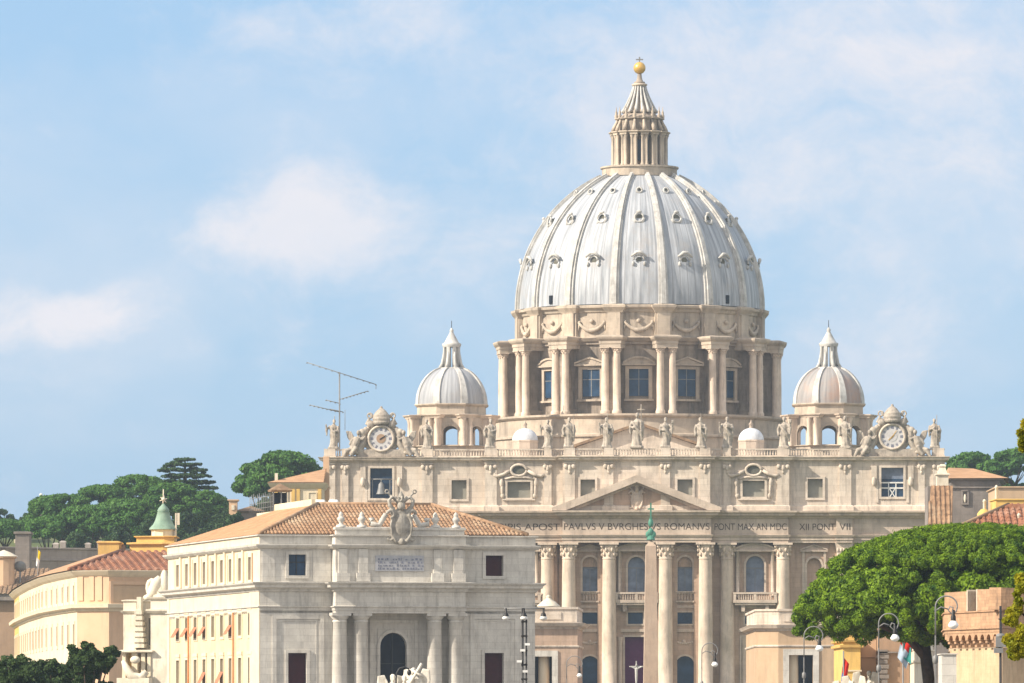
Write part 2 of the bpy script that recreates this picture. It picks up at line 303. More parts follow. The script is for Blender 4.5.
M = dict(
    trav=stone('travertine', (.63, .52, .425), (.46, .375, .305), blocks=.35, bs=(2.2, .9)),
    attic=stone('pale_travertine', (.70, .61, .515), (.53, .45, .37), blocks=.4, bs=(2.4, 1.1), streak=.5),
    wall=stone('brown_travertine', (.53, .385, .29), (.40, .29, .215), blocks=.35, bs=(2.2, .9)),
    column=stone('column_travertine', (.68, .56, .455), (.52, .425, .34), scale=.4, streak=.4),
    drumw=stone('weathered_drum_wall', (.41, .34, .275), (.22, .185, .155), scale=.22, streak=.75, blocks=.3, bs=(2.2, 1.1)),
    drum=stone('drum_travertine', (.58, .485, .385), (.36, .305, .25), scale=.18, streak=.6, blocks=.2, bs=(2.2, 1.1)),
    statue=stone('statue_travertine', (.50, .44, .37), (.30, .26, .22), scale=.9, streak=.7, bump=.3),
    lead=lead('lead_sheet', (.47, .49, .525), (.20, .22, .25)),
    leads=lead('small_dome_lead', (.42, .43, .455), (.22, .23, .25), .5),
    leadr=lead('rusty_dome_lead', (.36, .34, .33), (.20, .19, .19), .5, (.40, .24, .17), .85, .47),
    rib=stone('rib_travertine', (.58, .57, .55), (.38, .37, .35), scale=.5, streak=.4),
    whitelead=plain('white_lead', (.66, .68, .72), .5, .3),
    gold=plain('gilded_bronze', (.75, .46, .12), .35, .5, .35, .2),
    ptrav=stone('palace_travertine', (.66, .63, .57), (.52, .49, .445), scale=.5, streak=.35, blocks=.4, bs=(1.7, .75)),
    pyel=stone('yellow_plaster', (.68, .56, .37), (.60, .48, .30), scale=.3, streak=.2, bump=.05),
    cream=stone('cream_plaster', (.70, .61, .46), (.60, .51, .37), scale=.3, streak=.2, bump=.05),
    peach=stone('peach_plaster', (.62, .425, .28), (.54, .365, .235), scale=.2, streak=.25, bump=.05),
    yplaster=stone('ochre_plaster', (.70, .46, .14), (.55, .36, .12), scale=.4, streak=.25, bump=.05),
    churchw=stone('church_white_stone', (.72, .66, .54), (.58, .51, .40), scale=.4, streak=.35),
    dstone=stone('weathered_grey_stone', (.27, .235, .21), (.17, .15, .135), scale=.2, streak=.5, blocks=.3),
    dstone2=stone('pale_rampart_stone', (.38, .34, .31), (.28, .25, .23), scale=.15, streak=.4, blocks=.3),
    yplaster2=stone('tan_bastion_plaster', (.60, .44, .28), (.48, .34, .21), scale=.6, streak=.4, blocks=.2, bs=(.6, .25)),
    blind=plain('pale_grey_blind', (.30, .29, .25), .8, .1, 0, .3, .3),
    armst=stone('grey_carved_stone', (.44, .41, .36), (.24, .22, .19), scale=1.2, streak=.6),
    brown=stone('brown_plaster', (.40, .27, .18), (.33, .22, .15), scale=.2, streak=.3),
    brick=stone('roman_brick', (.54, .335, .20), (.40, .25, .155), scale=1.1, streak=.5, blocks=.7, bs=(.6, .22)),
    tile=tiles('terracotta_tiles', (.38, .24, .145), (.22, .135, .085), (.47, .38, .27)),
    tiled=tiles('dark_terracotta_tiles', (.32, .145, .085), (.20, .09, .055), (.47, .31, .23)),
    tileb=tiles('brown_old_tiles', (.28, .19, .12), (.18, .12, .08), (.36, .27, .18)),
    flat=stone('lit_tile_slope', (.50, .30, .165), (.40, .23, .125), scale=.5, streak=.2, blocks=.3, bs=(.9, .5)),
    gblue=glass('blue_window_glass', (.03, .07, .14)),
    gpale=glass('pale_blue_curtained_glass', (.20, .245, .34), .3),
    ggrey=plain('grey_shuttered_opening', (.15, .145, .12), .8, .1),
    gdark=plain('dark_glass', (.014, .017, .026), .4, .08),
    curt=plain('purple_curtain', (.10, .02, .075), .9, .05),
    red=plain('dark_red_shutter', (.055, .012, .015), .8, .1),
    awn=plain('orange_awning', (.55, .20, .12), .8, .1),
    pipe=plain('copper_drainpipe', (.55, .22, .08), .5, .3),
    bronze=plain('green_bronze', (.07, .24, .17), .6, .3),
    copper=stone('green_copper', (.26, .37, .29), (.17, .26, .20), scale=.6, streak=.3, soot=(.12, .12, .08)),
    iron=plain('black_iron', (.02, .02, .022), .5, .4),
    greyiron=plain('grey_painted_iron', (.22, .22, .22), .5, .4),
    lampg=plain('white_lamp_glass', (.85, .85, .82), .25, .5, 0, .05),
    dialw=plain('white_clock_dial', (.62, .60, .60), .6), dialb=plain('blue_numerals', (.10, .11, .20), .6),
    marble=stone('white_marble', (.72, .68, .60), (.55, .51, .44), scale=2, streak=.5, soot=(.2, .18, .12)),
    tablet=stone('blue_grey_marble', (.42, .42, .44), (.33, .34, .37), scale=1, streak=.2),
    letter=plain('dark_bronze_letters', (.10, .075, .06), .7, .1),
    letterb=plain('tablet_letters', (.22, .23, .29), .7, .1),
    white=plain('white_paint', (.78, .78, .76), .6), fyel=plain('yellow_cloth', (.85, .62, .02), .8, .1), fred=plain('red_cloth', (.62, .03, .02), .8, .1),
    fblue=plain('blue_cloth', (.05, .08, .35), .8, .1), fteal=plain('teal_cloth', (.05, .28, .26), .8, .1), fgrey=plain('pale_blue_cloth', (.40, .48, .58), .8, .1),
    bark=stone('pine_bark', (.11, .075, .055), (.055, .04, .03), scale=2.5, streak=.3, bump=.6),
    obel=stone('rose_granite', (.47, .37, .285), (.39, .30, .23), scale=.6, streak=.3),
    grass=stone('meadow_grass', (.06, .10, .03), (.10, .11, .04), scale=.05, streak=0), pave=stone('grey_cobble_paving', (.26, .24, .215), (.20, .185, .165), scale=.3, streak=0, blocks=.6, bs=(.5, .5)),
    pine=leafmat('pine_needles', (.025, .075, .004), (.22, .345, .012), 1.4, .3),
    fpine=leafmat('far_pine_needles', (.04, .12, .02), (.085, .19, .03), .25, .2),
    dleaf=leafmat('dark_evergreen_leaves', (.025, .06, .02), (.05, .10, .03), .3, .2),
    bushl=leafmat('holm_oak_leaves', (.022, .05, .012), (.06, .10, .025), 1.2, .25),
    yleaf=leafmat('yellow_plane_leaves', (.42, .36, .02), (.22, .26, .015), 2.0, .4),
)
# ================================================================ the setting
YF = 1290.0
def ground():
    nx, ny = 60, 80; vs = []; fs = []
    for j in range(ny+1):
        y = -300+j*(3100/ny)
        for i in range(nx+1):
            x = -1500+i*(3000/nx)
            s = min(max((y-1290)/330, 0), 1); s = s*s*(3-2*s); m = min(max((abs(x-20)-75)/40, 0), 1) if y < 1550 else 1
            vs.append((x, y, 50*s*m+(8*min(max((y-1180)/60, 0), 1) if s*m < .16 else 0)))
    for j in range(ny):
        for i in range(nx):
            a = j*(nx+1)+i; fs.append((a, a+1, a+nx+2, a+nx+1))
    o = MB().add(vs, fs, True).build('ground', M['grass']); tag(o, kind='structure')
    o = MB().add([(-200, 30, .12), (200, 30, .12), (200, 1215, .12), (-200, 1215, .12)], [(0, 1, 2, 3)]).build('square', M['pave']); tag(o, kind='structure')
ground()
HAZE_D = 0.00006
hz = MB().box(-1505, 1505, -305, 2805, -1, 190).build('haze', M['white']); tag(hz, kind='stuff')
hm = bpy.data.materials.new('haze_air'); hm.use_nodes = True; hm.node_tree.nodes.clear()
vo = N(hm.node_tree, 'ShaderNodeVolumePrincipled', i_Density=HAZE_D, i_Anisotropy=.25); vo.inputs['Color'].default_value = (.68, .84, 1, 1)
mo = N(hm.node_tree, 'ShaderNodeOutputMaterial'); hm.node_tree.links.new(vo.outputs[0], mo.inputs['Volume'])
hz.data.materials.clear(); hz.data.materials.append(hm)
# ================================================================ the basilica
B = thing('basilica', 'huge travertine basilica with a great ribbed dome, two small domes and a pedimented front', 'church', (X(637, YF), YF, 0), radians(-1.6))
def fx(px): return (px-637)/5.395
def fz(py): return CAMZ+(HZ-py)/5.395
def outline(segs, bumps, back, x0, x1):
    xs = sorted({x0, x1, *[s[0] for s in segs if x0 < s[0] < x1], *[s[1] for s in segs if x0 < s[1] < x1], *[b[0]-b[1] for b in bumps], *[b[0]+b[1] for b in bumps]})
    pts = []; last = None
    for a, b in zip(xs, xs[1:]):
        if b-a < 1e-4: continue
        c = (a+b)/2; d = next(s[2] for s in segs if s[0] <= c <= s[1])
        for k in bumps:
            if k[0]-k[1] < c < k[0]+k[1]: d -= k[2]
        if last is None: pts += [(a, d), (b, d)]
        elif abs(d-last) < 1e-6: pts[-1] = (b, d)
        else: pts += [(a, d), (b, d)]
        last = d
    return pts+[(x1, back), (x0, back)]
XL, XR = fx(323), fx(946)
esegs = [(-99, fx(486), -.6), (fx(486), fx(563), -1.8), (fx(563), fx(711), -3.8), (fx(711), fx(788), -1.8), (fx(788), 99, -.6)]
pil = [(fx(p), fx(637+w)-0, .9) for p, w in ((430, 8), (844, 8), (329, 6), (944-6, 6))]
ent = outline(esegs, pil, 8, XL, XR)
MB().loft(ent, [(0, fz(543)), (0, fz(540.5)), (.15, fz(540.4)), (.15, fz(537.5)), (.35, fz(537.2)), (.5, fz(535.3)), (.02, fz(535)), (0, fz(519)), (.3, fz(518.6)), (.5, fz(517)), (1.25, fz(516)), (1.3, fz(514.2)), (1.65, fz(513)), (1.7, fz(511.2)), (0, fz(511))]).build('entablature', M['trav'], B)
# lower wall: sheets with openings
wsegs = [(XL, fx(486), .6), (fx(486), fx(563), .4), (fx(563), fx(711), -.9), (fx(711), fx(788), .4), (fx(788), XR, .6)]
openings = []
for s in (-1, 1):
    c = 637
    for (px, w, y0, y1, arch, kind) in ((685, 7.4, 592, 557, 1, 'w'), (755, 9, 592, 556, 1, 'w'), (685, 7.5, 624, 612.5, 0, 'd'), (753, 8, 624, 612.5, 0, 'd'), (685, 9.5, 700, 656, 1, 'a'), (749.5, 8, 700, 637, 0, 'a'),
                                    (814, 7, 592, 558, 1, 'n'), (814, 7.5, 624, 612.5, 0, 'd'), (892, 9, 592, 556, 1, 'w'), (892, 9.5, 700, 625, 1, 'a')):
        p = px if s > 0 else 2*c-px
        if s < 0 and px == 685: p = 590
        openings.append((fx(p-w), fx(p+w), fz(y0), fz(y1), arch, kind))
openings += [(fx(628), fx(645), fz(592), fz(557), 1, 'w'), (fx(628), fx(643), fz(624), fz(612.5), 0, 'd'), (fx(625), fx(649), fz(700), fz(637), 0, 'c')]
w = MB(); w.M = None
for (a, b, y) in wsegs:
    w.panel(a, b, 9, fz(543), y, [o[:5] for o in openings if a < (o[0]+o[1])/2 < b], .9)
for (a, b) in ((0, 1), (1, 2)):
    w.box(wsegs[b][0]-.01, wsegs[b][0]+.01, wsegs[b][2], wsegs[a][2], 9, fz(543))
for (a, b) in ((3, 2), (4, 3)):
    w.box(wsegs[a][0]-.01, wsegs[a][0]+.01, wsegs[b][2], wsegs[a][2], 9, fz(543))
w.box(XL, XL+.3, .6, 40, 9, fz(543)); w.box(XR-.3, XR, .6, 40, 9, fz(543)); w.box(XL, XR, 1.9, 2.2, 9, fz(543))
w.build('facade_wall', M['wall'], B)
def depth(x, segs): return next(s[2] for s in segs if s[0] <= x <= s[1])
def ring(mb, a, b, c, d, y0, y1, t, arch=0):
    if not arch:
        mb.box(a-t, a, y0, y1, c-t, d+t); mb.box(b, b+t, y0, y1, c-t, d+t); mb.box(a, b, y0, y1, d, d+t); mb.box(a, b, y0, y1, c-t, c)
        return mb
    r = (b-a)/2; cx = (a+b)/2; q = 12
    mb.box(a-t, a, y0, y1, c-t, d-r); mb.box(b, b+t, y0, y1, c-t, d-r); mb.box(a, b, y0, y1, c-t, c)
    pts = [(cx+(r+t)*cos(pi*i/q), d-r+(r+t)*sin(pi*i/q)) for i in range(q+1)]; pin = [(cx+r*cos(pi*i/q), d-r+r*sin(pi*i/q)) for i in range(q+1)]
    for i in range(q): mb.extr([pts[i], pts[i+1], pin[i+1], pin[i]][::-1], y0, y1)
    return mb
def ped(mb, cx, w, z, h, y0, y1, seg=False, t=.35):     # small pediment: raking or segmental
    if seg:
        q = 10; R = (w*w+h*h)/(2*h); a0 = math.asin(min(w/R, 1))
        o = [(cx+(R+t)*sin(a0-2*a0*i/q), z+h-R+(R+t)*cos(a0-2*a0*i/q)) for i in range(q+1)]; n_ = [(cx+R*sin(a0-2*a0*i/q)*.97, z+h-R+R*cos(a0-2*a0*i/q)) for i in range(q+1)]
        for i in range(q): mb.extr([o[i], o[i+1], n_[i+1], n_[i]][::-1], y0, y1)
        mb.extr([(p[0], p[1]) for p in n_][::-1], y0+.3, y1)
    else:
        mb.extr([(cx-w-t, z), (cx, z+h), (cx, z+h+t), (cx-w-t, z+t)], y0, y1); mb.extr([(cx+w+t, z), (cx+w+t, z+t), (cx, z+h+t), (cx, z+h)], y0, y1)
        mb.extr([(cx-w, z), (cx+w, z), (cx, z+h)], y0+.3, y1)
    mb.box(cx-w-t, cx+w+t, y0, y1, z-t, z-.003)
    return mb
for (a, b, c, d, arch, kind) in openings:
    y = depth((a+b)/2, wsegs)
    if kind in 'wn':
        f = ring(MB(), a, b, c, d, y-.22, y+.05, .4, arch)
        cx = (a+b)/2; aed = kind == 'w' and abs(cx) > 15 or abs(cx) < 3
        W = (b-a)/2+ (1.5 if aed else .9)
        if aed:
            for s in (-1, 1):
                f.lathe([(.42, c-1.0), (.42, c-.7), (.3, c-.68), (.27, fz(551)), (.42, fz(550.6))], (cx+s*(W+.1), y-.9), 10)
                f.box(cx+s*(W+.1)-.45, cx+s*(W+.1)+.45, y-.35, y+.05, c-1, fz(550.6))
            ped(f, cx, W+.6, fz(550), 1.0, y-1.45, y+.02, True, .3)
        else:
            f.box(cx-W, cx-W+.45, y-.3, y+.02, c-.8, fz(551)); f.box(cx+W-.45, cx+W, y-.3, y+.02, c-.8, fz(551))
            ped(f, cx, W+.1, fz(550.4), .9, y-.6, y+.02, False, .25)
        wo = f.build('window', M['trav'], B)
        p = MB(); p.add([(a-.05, y+.8, c-.1), (b+.05, y+.8, c-.1), (b+.05, y+.8, d+.1), (a-.05, y+.8, d+.1)], [(0, 1, 2, 3)])
        if kind == 'w':
            p.build('pane', M['gpale'], wo)
            if not aed: MB().box(a-.02, b+.02, y+.55, y+.75, fz(567), d+.02).build('lunette_panel', M['wall'], wo)
            mu = MB(); mu.box(a, b, y+.7, y+.78, fz(568)-.08, fz(568)+.08); mu.box((a+b)/2-.05, (a+b)/2+.05, y+.72, y+.79, c, fz(568)); mu.build('glazing_bar', M['greyiron'], wo)
        else: p.build('niche_back', M['wall'], wo)
        # balcony in front
        if aed:
            bz = fz(603); bt = fz(592.5)
            bo = MB(); bo.box(cx-W-.9, cx+W+.9, y-1.9, y-.31, bz, bz+.55); bo.box(cx-W-.6, cx+W+.6, y-1.7, y-.31, bz-.4, bz-.003); bo.box(cx-W-.9, cx+W+.9, y-1.9, y-1.55, bt-.3, bt)
            for s in (-1, 0, 1): bo.box(cx+s*(W+.6)-.25, cx+s*(W+.6)+.25, y-1.85, y-1.6, bz+.56, bt-.31)
            for s in (-1, 1): bo.extr([(cx+s*W*.7-.35, bz-.41), (cx+s*W*.7+.35, bz-.41), (cx+s*W*.7+.3, bz-1.6), (cx+s*W*.7-.3, bz-1.6)][::-1], y-1.4, y)
            n = int(2*W/.42)
            for i in range(n):
                q = cx-W+.2+i*(2*W-.4)/(n-1); bo.lathe([(.07, bz+.56), (.13, bz+.9), (.06, bz+1.3), (.1, bt-.31)], (q, y-1.72), 5)
            bo.build('balcony', M['trav'], B)
        else:
            n = 5; bo = MB().box(a-.3, b+.3, y-.5, y-.23, c-.1, c+.1); bo.box(a-.3, b+.3, y-.5, y-.23, fz(602.5), fz(600.8))
            for i in range(n): bo.lathe([(.08, fz(600.8)), (.14, fz(598)), (.06, fz(595)), (.1, c-.11)], (a+(i+.5)*(b-a)/n, y-.36), 5)
            bo.build('window_balustrade', M['trav'], B)
    elif kind == 'd':
        wo = ring(MB(), a, b, c, d, y-.12, y+.05, .3).build('square_window', M['trav'], B)
        MB().add([(a-.05, y+.6, c-.1), (b+.05, y+.6, c-.1), (b+.05, y+.6, d+.1), (a-.05, y+.6, d+.1)], [(0, 1, 2, 3)]).build('pane', M['gblue'], wo)
    else:
        wo = ring(MB(), a, b, c, d, y-.18, y+.05, .35, arch)
        if not arch:
            for s in (a+.45, b-.45) if kind != 'c' else (a-.9, b+.9):
                wo.lathe([(.62, 9), (.62, 10), (.45, 10.2), (.42, d-1.2), (.6, d-.3), (.62, d-.02)], (s, y+.3 if kind != 'c' else y-.3), 12)
        wo = wo.build('doorway', M['trav'], B)
        MB().add([(a-.05, y+.85, c-.1), (b+.05, y+.85, c-.1), (b+.05, y+.85, d+.1), (a-.05, y+.85, d+.1)], [(0, 1, 2, 3)]).build('curtain' if kind == 'c' else 'door_opening', M['curt'] if kind == 'c' else M['gblue'], wo)
# string courses, relief panels
sc = MB()
for (a, b, y) in wsegs:
    sc.box(a+.02, b-.02, y-.3, y+.3, fz(632), fz(629)); sc.box(a+.02, b-.02, y-.14, y+.3, fz(608), fz(605.5))
sc.build('string_course', M['trav'], B)
for p in (590, 684):
    y = -.9; c = fx(p); z = fz(643)
    r = MB(); 
    for k in range(9):
        t = -1+k/4; r.blob((c+t*1.5, y, z-.25*cos(t*pi/2)+.15), (.28, .15, .22), 8, 6)
    r.blob((c, y, z+.25), (.35, .2, .35)); r.build('relief_panel', M['trav'], B)
def capital(mb, c, r, z0, z1, n=16, flat=False):
    h = z1-z0
    mb.lathe([(r*.88, z0), (r*1.0, z0+h*.05), (r*.9, z0+h*.1), (r*1.0, z0+h*.45), (r*1.22, z0+h*.85)], c, n)
    for k in range(2):
        for i in range(8):
            a = 2*pi*(i+.5*k)/8; rr = r*(1.02+.1*k)
            mb.blob((c[0]+rr*cos(a), c[1]+rr*sin(a), z0+h*(.32+.26*k)), (r*.2, r*.2, h*.14), 6, 4)
    for i in range(4):
        a = pi/4+i*pi/2; mb.blob((c[0]+r*1.38*cos(a), c[1]+r*1.38*sin(a), z0+h*.78), (r*.24, r*.24, h*.12), 8, 5)
    mb.box(c[0]-r*1.38, c[0]+r*1.38, c[1]-r*1.38, c[1]+r*1.38, z1-h*.12, z1)
cz0, cz1 = fz(560), fz(543)-.004
zb = fz(697)
colpx = [(491.5, -.35), (547.5, -.35), (569, -2.35), (609.3, -2.35), (665.5, -2.35), (705.5, -2.35), (727, -.35), (782.7, -.35)]
for i, (p, y) in enumerate(colpx):
    c = (fx(p), y)
    q = MB().lathe([(1.75, zb), (1.75, zb+.5), (1.6, zb+.9), (1.62, zb+1.1), (1.4, zb+1.2), (1.36, zb+9), (1.24, cz0-4), (1.2, cz0)], c, 28)
    q.box(c[0]-1.8, c[0]+1.8, c[1]-1.8, c[1]+1.8, zb-2, zb-.003)
    o = q.build('column', M['column'], B)
    k = MB(); capital(k, c, 1.3, cz0, cz1); k.build('capital', M['column'], o)
for p, w_ in ((430, 7), (844, 7), (329, 5.5), (938, 5.5), (520-14, 0), (586-5, 4), (688+6, 0)):
    if not w_: continue
    y = depth(fx(p), wsegs); h = w_/5.395
    if p == 581: continue
    q = MB().box(fx(p)-h, fx(p)+h, y-1.3, y+.05, 9, cz0); o = q.build('pilaster', M['column'], B)
    k = MB()
    k.extr([(fx(p)-h*.95, cz0), (fx(p)+h*.95, cz0), (fx(p)+h*1.25, cz1-.3), (fx(p)+h*1.35, cz1), (fx(p)-h*1.35, cz1), (fx(p)-h*1.25, cz1-.3)], y-1.5, y+.03)
    for i in range(5):
        for j in range(2): k.blob((fx(p)+h*(-.9+.45*i), y-1.5, cz0+(.8+1.0*j)), (.26, .2, .42), 6, 5)
    k.build('capital', M['column'], o)
# shallow flat pilasters behind the columns
fp = MB()
for p, y0 in colpx:
    y = depth(fx(p), wsegs)
    for dx in (-9, 9):
        q = p+dx
        if (609 <= p <= 666 or p in (569, 705.5)) and abs(q-637) < 80 and not (p == 705.5 and dx > 0) and not (p == 569 and dx < 0):
            pass
        yy = depth(fx(q), wsegs); fp.box(fx(q)-.5, fx(q)+.5, yy-.35, yy+.05, 9, fz(543)-.01)
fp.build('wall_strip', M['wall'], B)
# ---- attic
asegs = [(-99, fx(486), -.1), (fx(486), fx(563), -1.2), (fx(563), fx(711), -3.0), (fx(711), fx(788), -1.2), (fx(788), 99, -.1)]
pp = [(329.5, 6), (345, 3.5), (427, 6), (491, 6.5), (548, 4), (570, 5.5), (609, 5), (665.5, 5), (705, 5.5), (727, 4), (783, 6.5), (845, 6.5), (921, 3.5), (938, 6)]
bumps = [(fx(p), w_/5.395, .45) for p, w_ in pp]
aw = MB()
aouts = outline(asegs, [], 8, XL+.3, XR-.3)
aops = []
for p, w_, y0, y1, kind in ((381, 11, 498, 468, 'bell'), (892, 11, 497, 468, 'bell'), (459, 7.5, 499, 480, 's'), (815, 7.5, 498, 479, 's'), (519, 11.5, 498, 482, 'o'), (753.5, 11, 497, 481, 'o'), (588, 7.2, 497, 480, 's'), (685, 7.5, 496, 480, 's')):
    aops.append((fx(p-w_), fx(p+w_), fz(y0), fz(y1), 0, kind))
for (a, b, y) in asegs:
    a = max(a, XL+.3); b = min(b, XR-.3); aw.panel(a, b, fz(511.2), fz(462), y, [o[:5] for o in aops if a < (o[0]+o[1])/2 < b], .8)
for x, y0, y1 in ((fx(486), -1.2, -.1), (fx(563), -3, -1.2), (fx(711), -3, -1.2), (fx(788), -1.2, -.1)): aw.box(x-.01, x+.01, y0, y1, fz(511.2), fz(462))
aw.box(XL+.3, XL+.6, 0, 60, fz(511.2), fz(462)); aw.box(XR-.6, XR-.3, 0, 60, fz(511.2), fz(462)); aw.box(XL+.6, XR-.6, 2.2, 2.5, fz(511), fz(462)); aw.box(XL+.6, XR-.6, 2.6, 60, fz(462)-.5, fz(462)-.1)
aw.build('attic_wall', M['attic'], B)
pl = outline(asegs, bumps, 8, XL+.3, XR-.3)
MB().loft(pl, [(.35, fz(511)), (.35, fz(506.5)), (.1, fz(505.5))], True).build('attic_plinth', M['attic'], B)
MB().loft(pl, [(0, fz(462.5)), (.15, fz(462)), (.2, fz(461)), (.75, fz(460)), (.8, fz(458.6)), (1.0, fz(457.5)), (1.0, fz(457)), (-.2, fz(456.9))]).build('attic_cornice', M['attic'], B)
for p, w_ in pp:
    x = fx(p); y = depth(x, asegs); h = w_/5.395*.92
    o = MB().box(x-h, x+h, y-.42, y+.05, fz(505.4), fz(463)).build('attic_pilaster', M['attic'], B)
    k = MB().box(x-h*1.1, x+h*1.1, y-.6, y, fz(464), fz(462.6))
    for s in (-1, 1): k.blob((x+s*h*.75, y-.5, fz(467)), (.42, .25, .45), 8, 6)
    k.blob((x, y-.5, fz(468.5)), (.35, .3, .6), 8, 6); k.blob((x, y-.45, fz(472)), (.25, .2, .5), 8, 6)
    k.build('capital', M['attic'], o)
for (a, b, c, d, _, kind) in aops:
    y = depth((a+b)/2, asegs); cx = (a+b)/2
    f = ring(MB(), a, b, c, d, y-.25, y+.05, .42)
    if kind == 'bell':
        for s in (-1, 1):
            f.box(cx+s*3.4-.5, cx+s*3.4+.5, y-.4, y+.02, fz(480), fz(466)); f.blob((cx+s*3.4, y-.4, fz(482)), (.45, .4, .9))
            f.box(cx+s*2.8-.25, cx+s*2.8+.25, y-.2, y+.02, fz(503), fz(480))
    if kind == 'o':
        f.box(a-.9, b+.9, y-.5, y, fz(500.5), fz(499))
        for s in (-1, 1):
            f.tube([(cx+s*1.7, y-.3, fz(471)), (cx+s*2.8, y-.4, fz(474.5)), (cx+s*4.0, y-.4, fz(476.5)), (cx+s*4.6, y-.35, fz(475.2)), (cx+s*4.4, y-.3, fz(474.2))], .32, 8)
            f.blob((cx+s*3.2, y-.2, fz(483)), (.4, .35, .9)); f.blob((cx+s*3.1, y-.2, fz(490)), (.28, .3, 1.3)); f.blob((cx+s*3.0, y-.2, fz(496)), (.4, .3, .5))
        f.lathe([(1.45, 0), (1.45, .35), (1.1, .5), (.95, .2)], (0, 0), 20) if 0 else None
        pts = [(cx+1.45*cos(t*pi/8), y-.35, fz(470.5)+1.05*sin(t*pi/8)) for t in range(17)]; f.tube(pts, .26, 8)
        f.tube([(cx-2.6, y-.3, fz(479)), (cx-1.2, y-.3, fz(477.5)), (cx+1.2, y-.3, fz(477.5)), (cx+2.6, y-.3, fz(479))], .22, 6)
    wo = f.build('attic_window', M['attic'], B)
    m = M['gblue'] if kind == 'bell' else M['blind']
    MB().add([(a-.05, y+.7, c-.1), (b+.05, y+.7, c-.1), (b+.05, y+.7, d+.1), (a-.05, y+.7, d+.1)], [(0, 1, 2, 3)]).build('pane', m, wo)
    if kind == 'o':
        q = MB(); q.blob((cx, y-.1, fz(470.5)), (1.3, .12, .95), 16, 6); q.build('oval_opening', M['ggrey'], wo)
    if kind == 'bell' and cx > 0:
        g = MB()
        for t in (1/3, 2/3): g.box(a+(b-a)*t-.09, a+(b-a)*t+.09, y+.5, y+.62, c, c+2.6)
        g.box(a, b, y+.5, y+.62, c+2.5, c+2.75); g.box(a, b, y+.48, y+.66, c+1.5, c+1.75)
        for s in (-1, 1): g.add([(cx-s*.55, y+.45, c), (cx-s*.35, y+.45, c), (cx+s*.6, y+.45, c+1.5), (cx+s*.4, y+.45, c+1.5)], [(0, 1, 2, 3)])
        g.build('window_grille', M['white'], wo)
        MB().box(a, b, y+.66, y+.69, fz(479), d).build('lunette_glass', M['gpale'], wo)
    if kind == 'bell' and cx < 0:
        g = MB(); g.lathe([(.95, fz(494)), (.8, fz(492)), (.6, fz(488)), (.5, fz(484)), (.2, fz(482)), (.05, fz(481.5))], (cx, y+.1), 16); g.build('bell', M['greyiron'], wo)
        g = MB(); g.tube([(a, y+.1, fz(479)), (b, y+.1, fz(479))], .12); g.tube([(cx, y+.1, fz(479)), (cx, y+.1, fz(482))], .1); g.box(a+.35, a+.5, y+.05, y+.2, c, fz(479)); g.box(b-.5, b-.35, y+.05, y+.2, c, fz(479)); g.build('bell_beam', M['greyiron'], wo)
# balustrade
bl = MB(); bpl = outline(asegs, bumps, 8, XL+.3, XR-.3)
bl.loft(offset(bpl, -.0), [(.05, fz(456.8)), (.05, fz(455.6))])
for (a, b, y) in asegs:
    a = max(a, XL+.3); b = min(b, XR-.3); bl.box(a, b, y-.05, y+.4, fz(450.3), fz(449)+.0)
    n = int((b-a)/.5)
    for i in range(n): bl.lathe([(.09, fz(455.6)), (.15, fz(454)), (.07, fz(452)), (.12, fz(450.4))], (a+(i+.5)*(b-a)/n, y+.17), 5)
bl.build('balustrade', M['attic'], B)
for p, w_ in pp:
    x = fx(p); y = depth(x, asegs); h = w_/5.395*.95
    MB().box(x-h, x+h, y-.5, y+.9, fz(455.5), fz(448.5)).build('balustrade_pedestal', M['attic'], B)
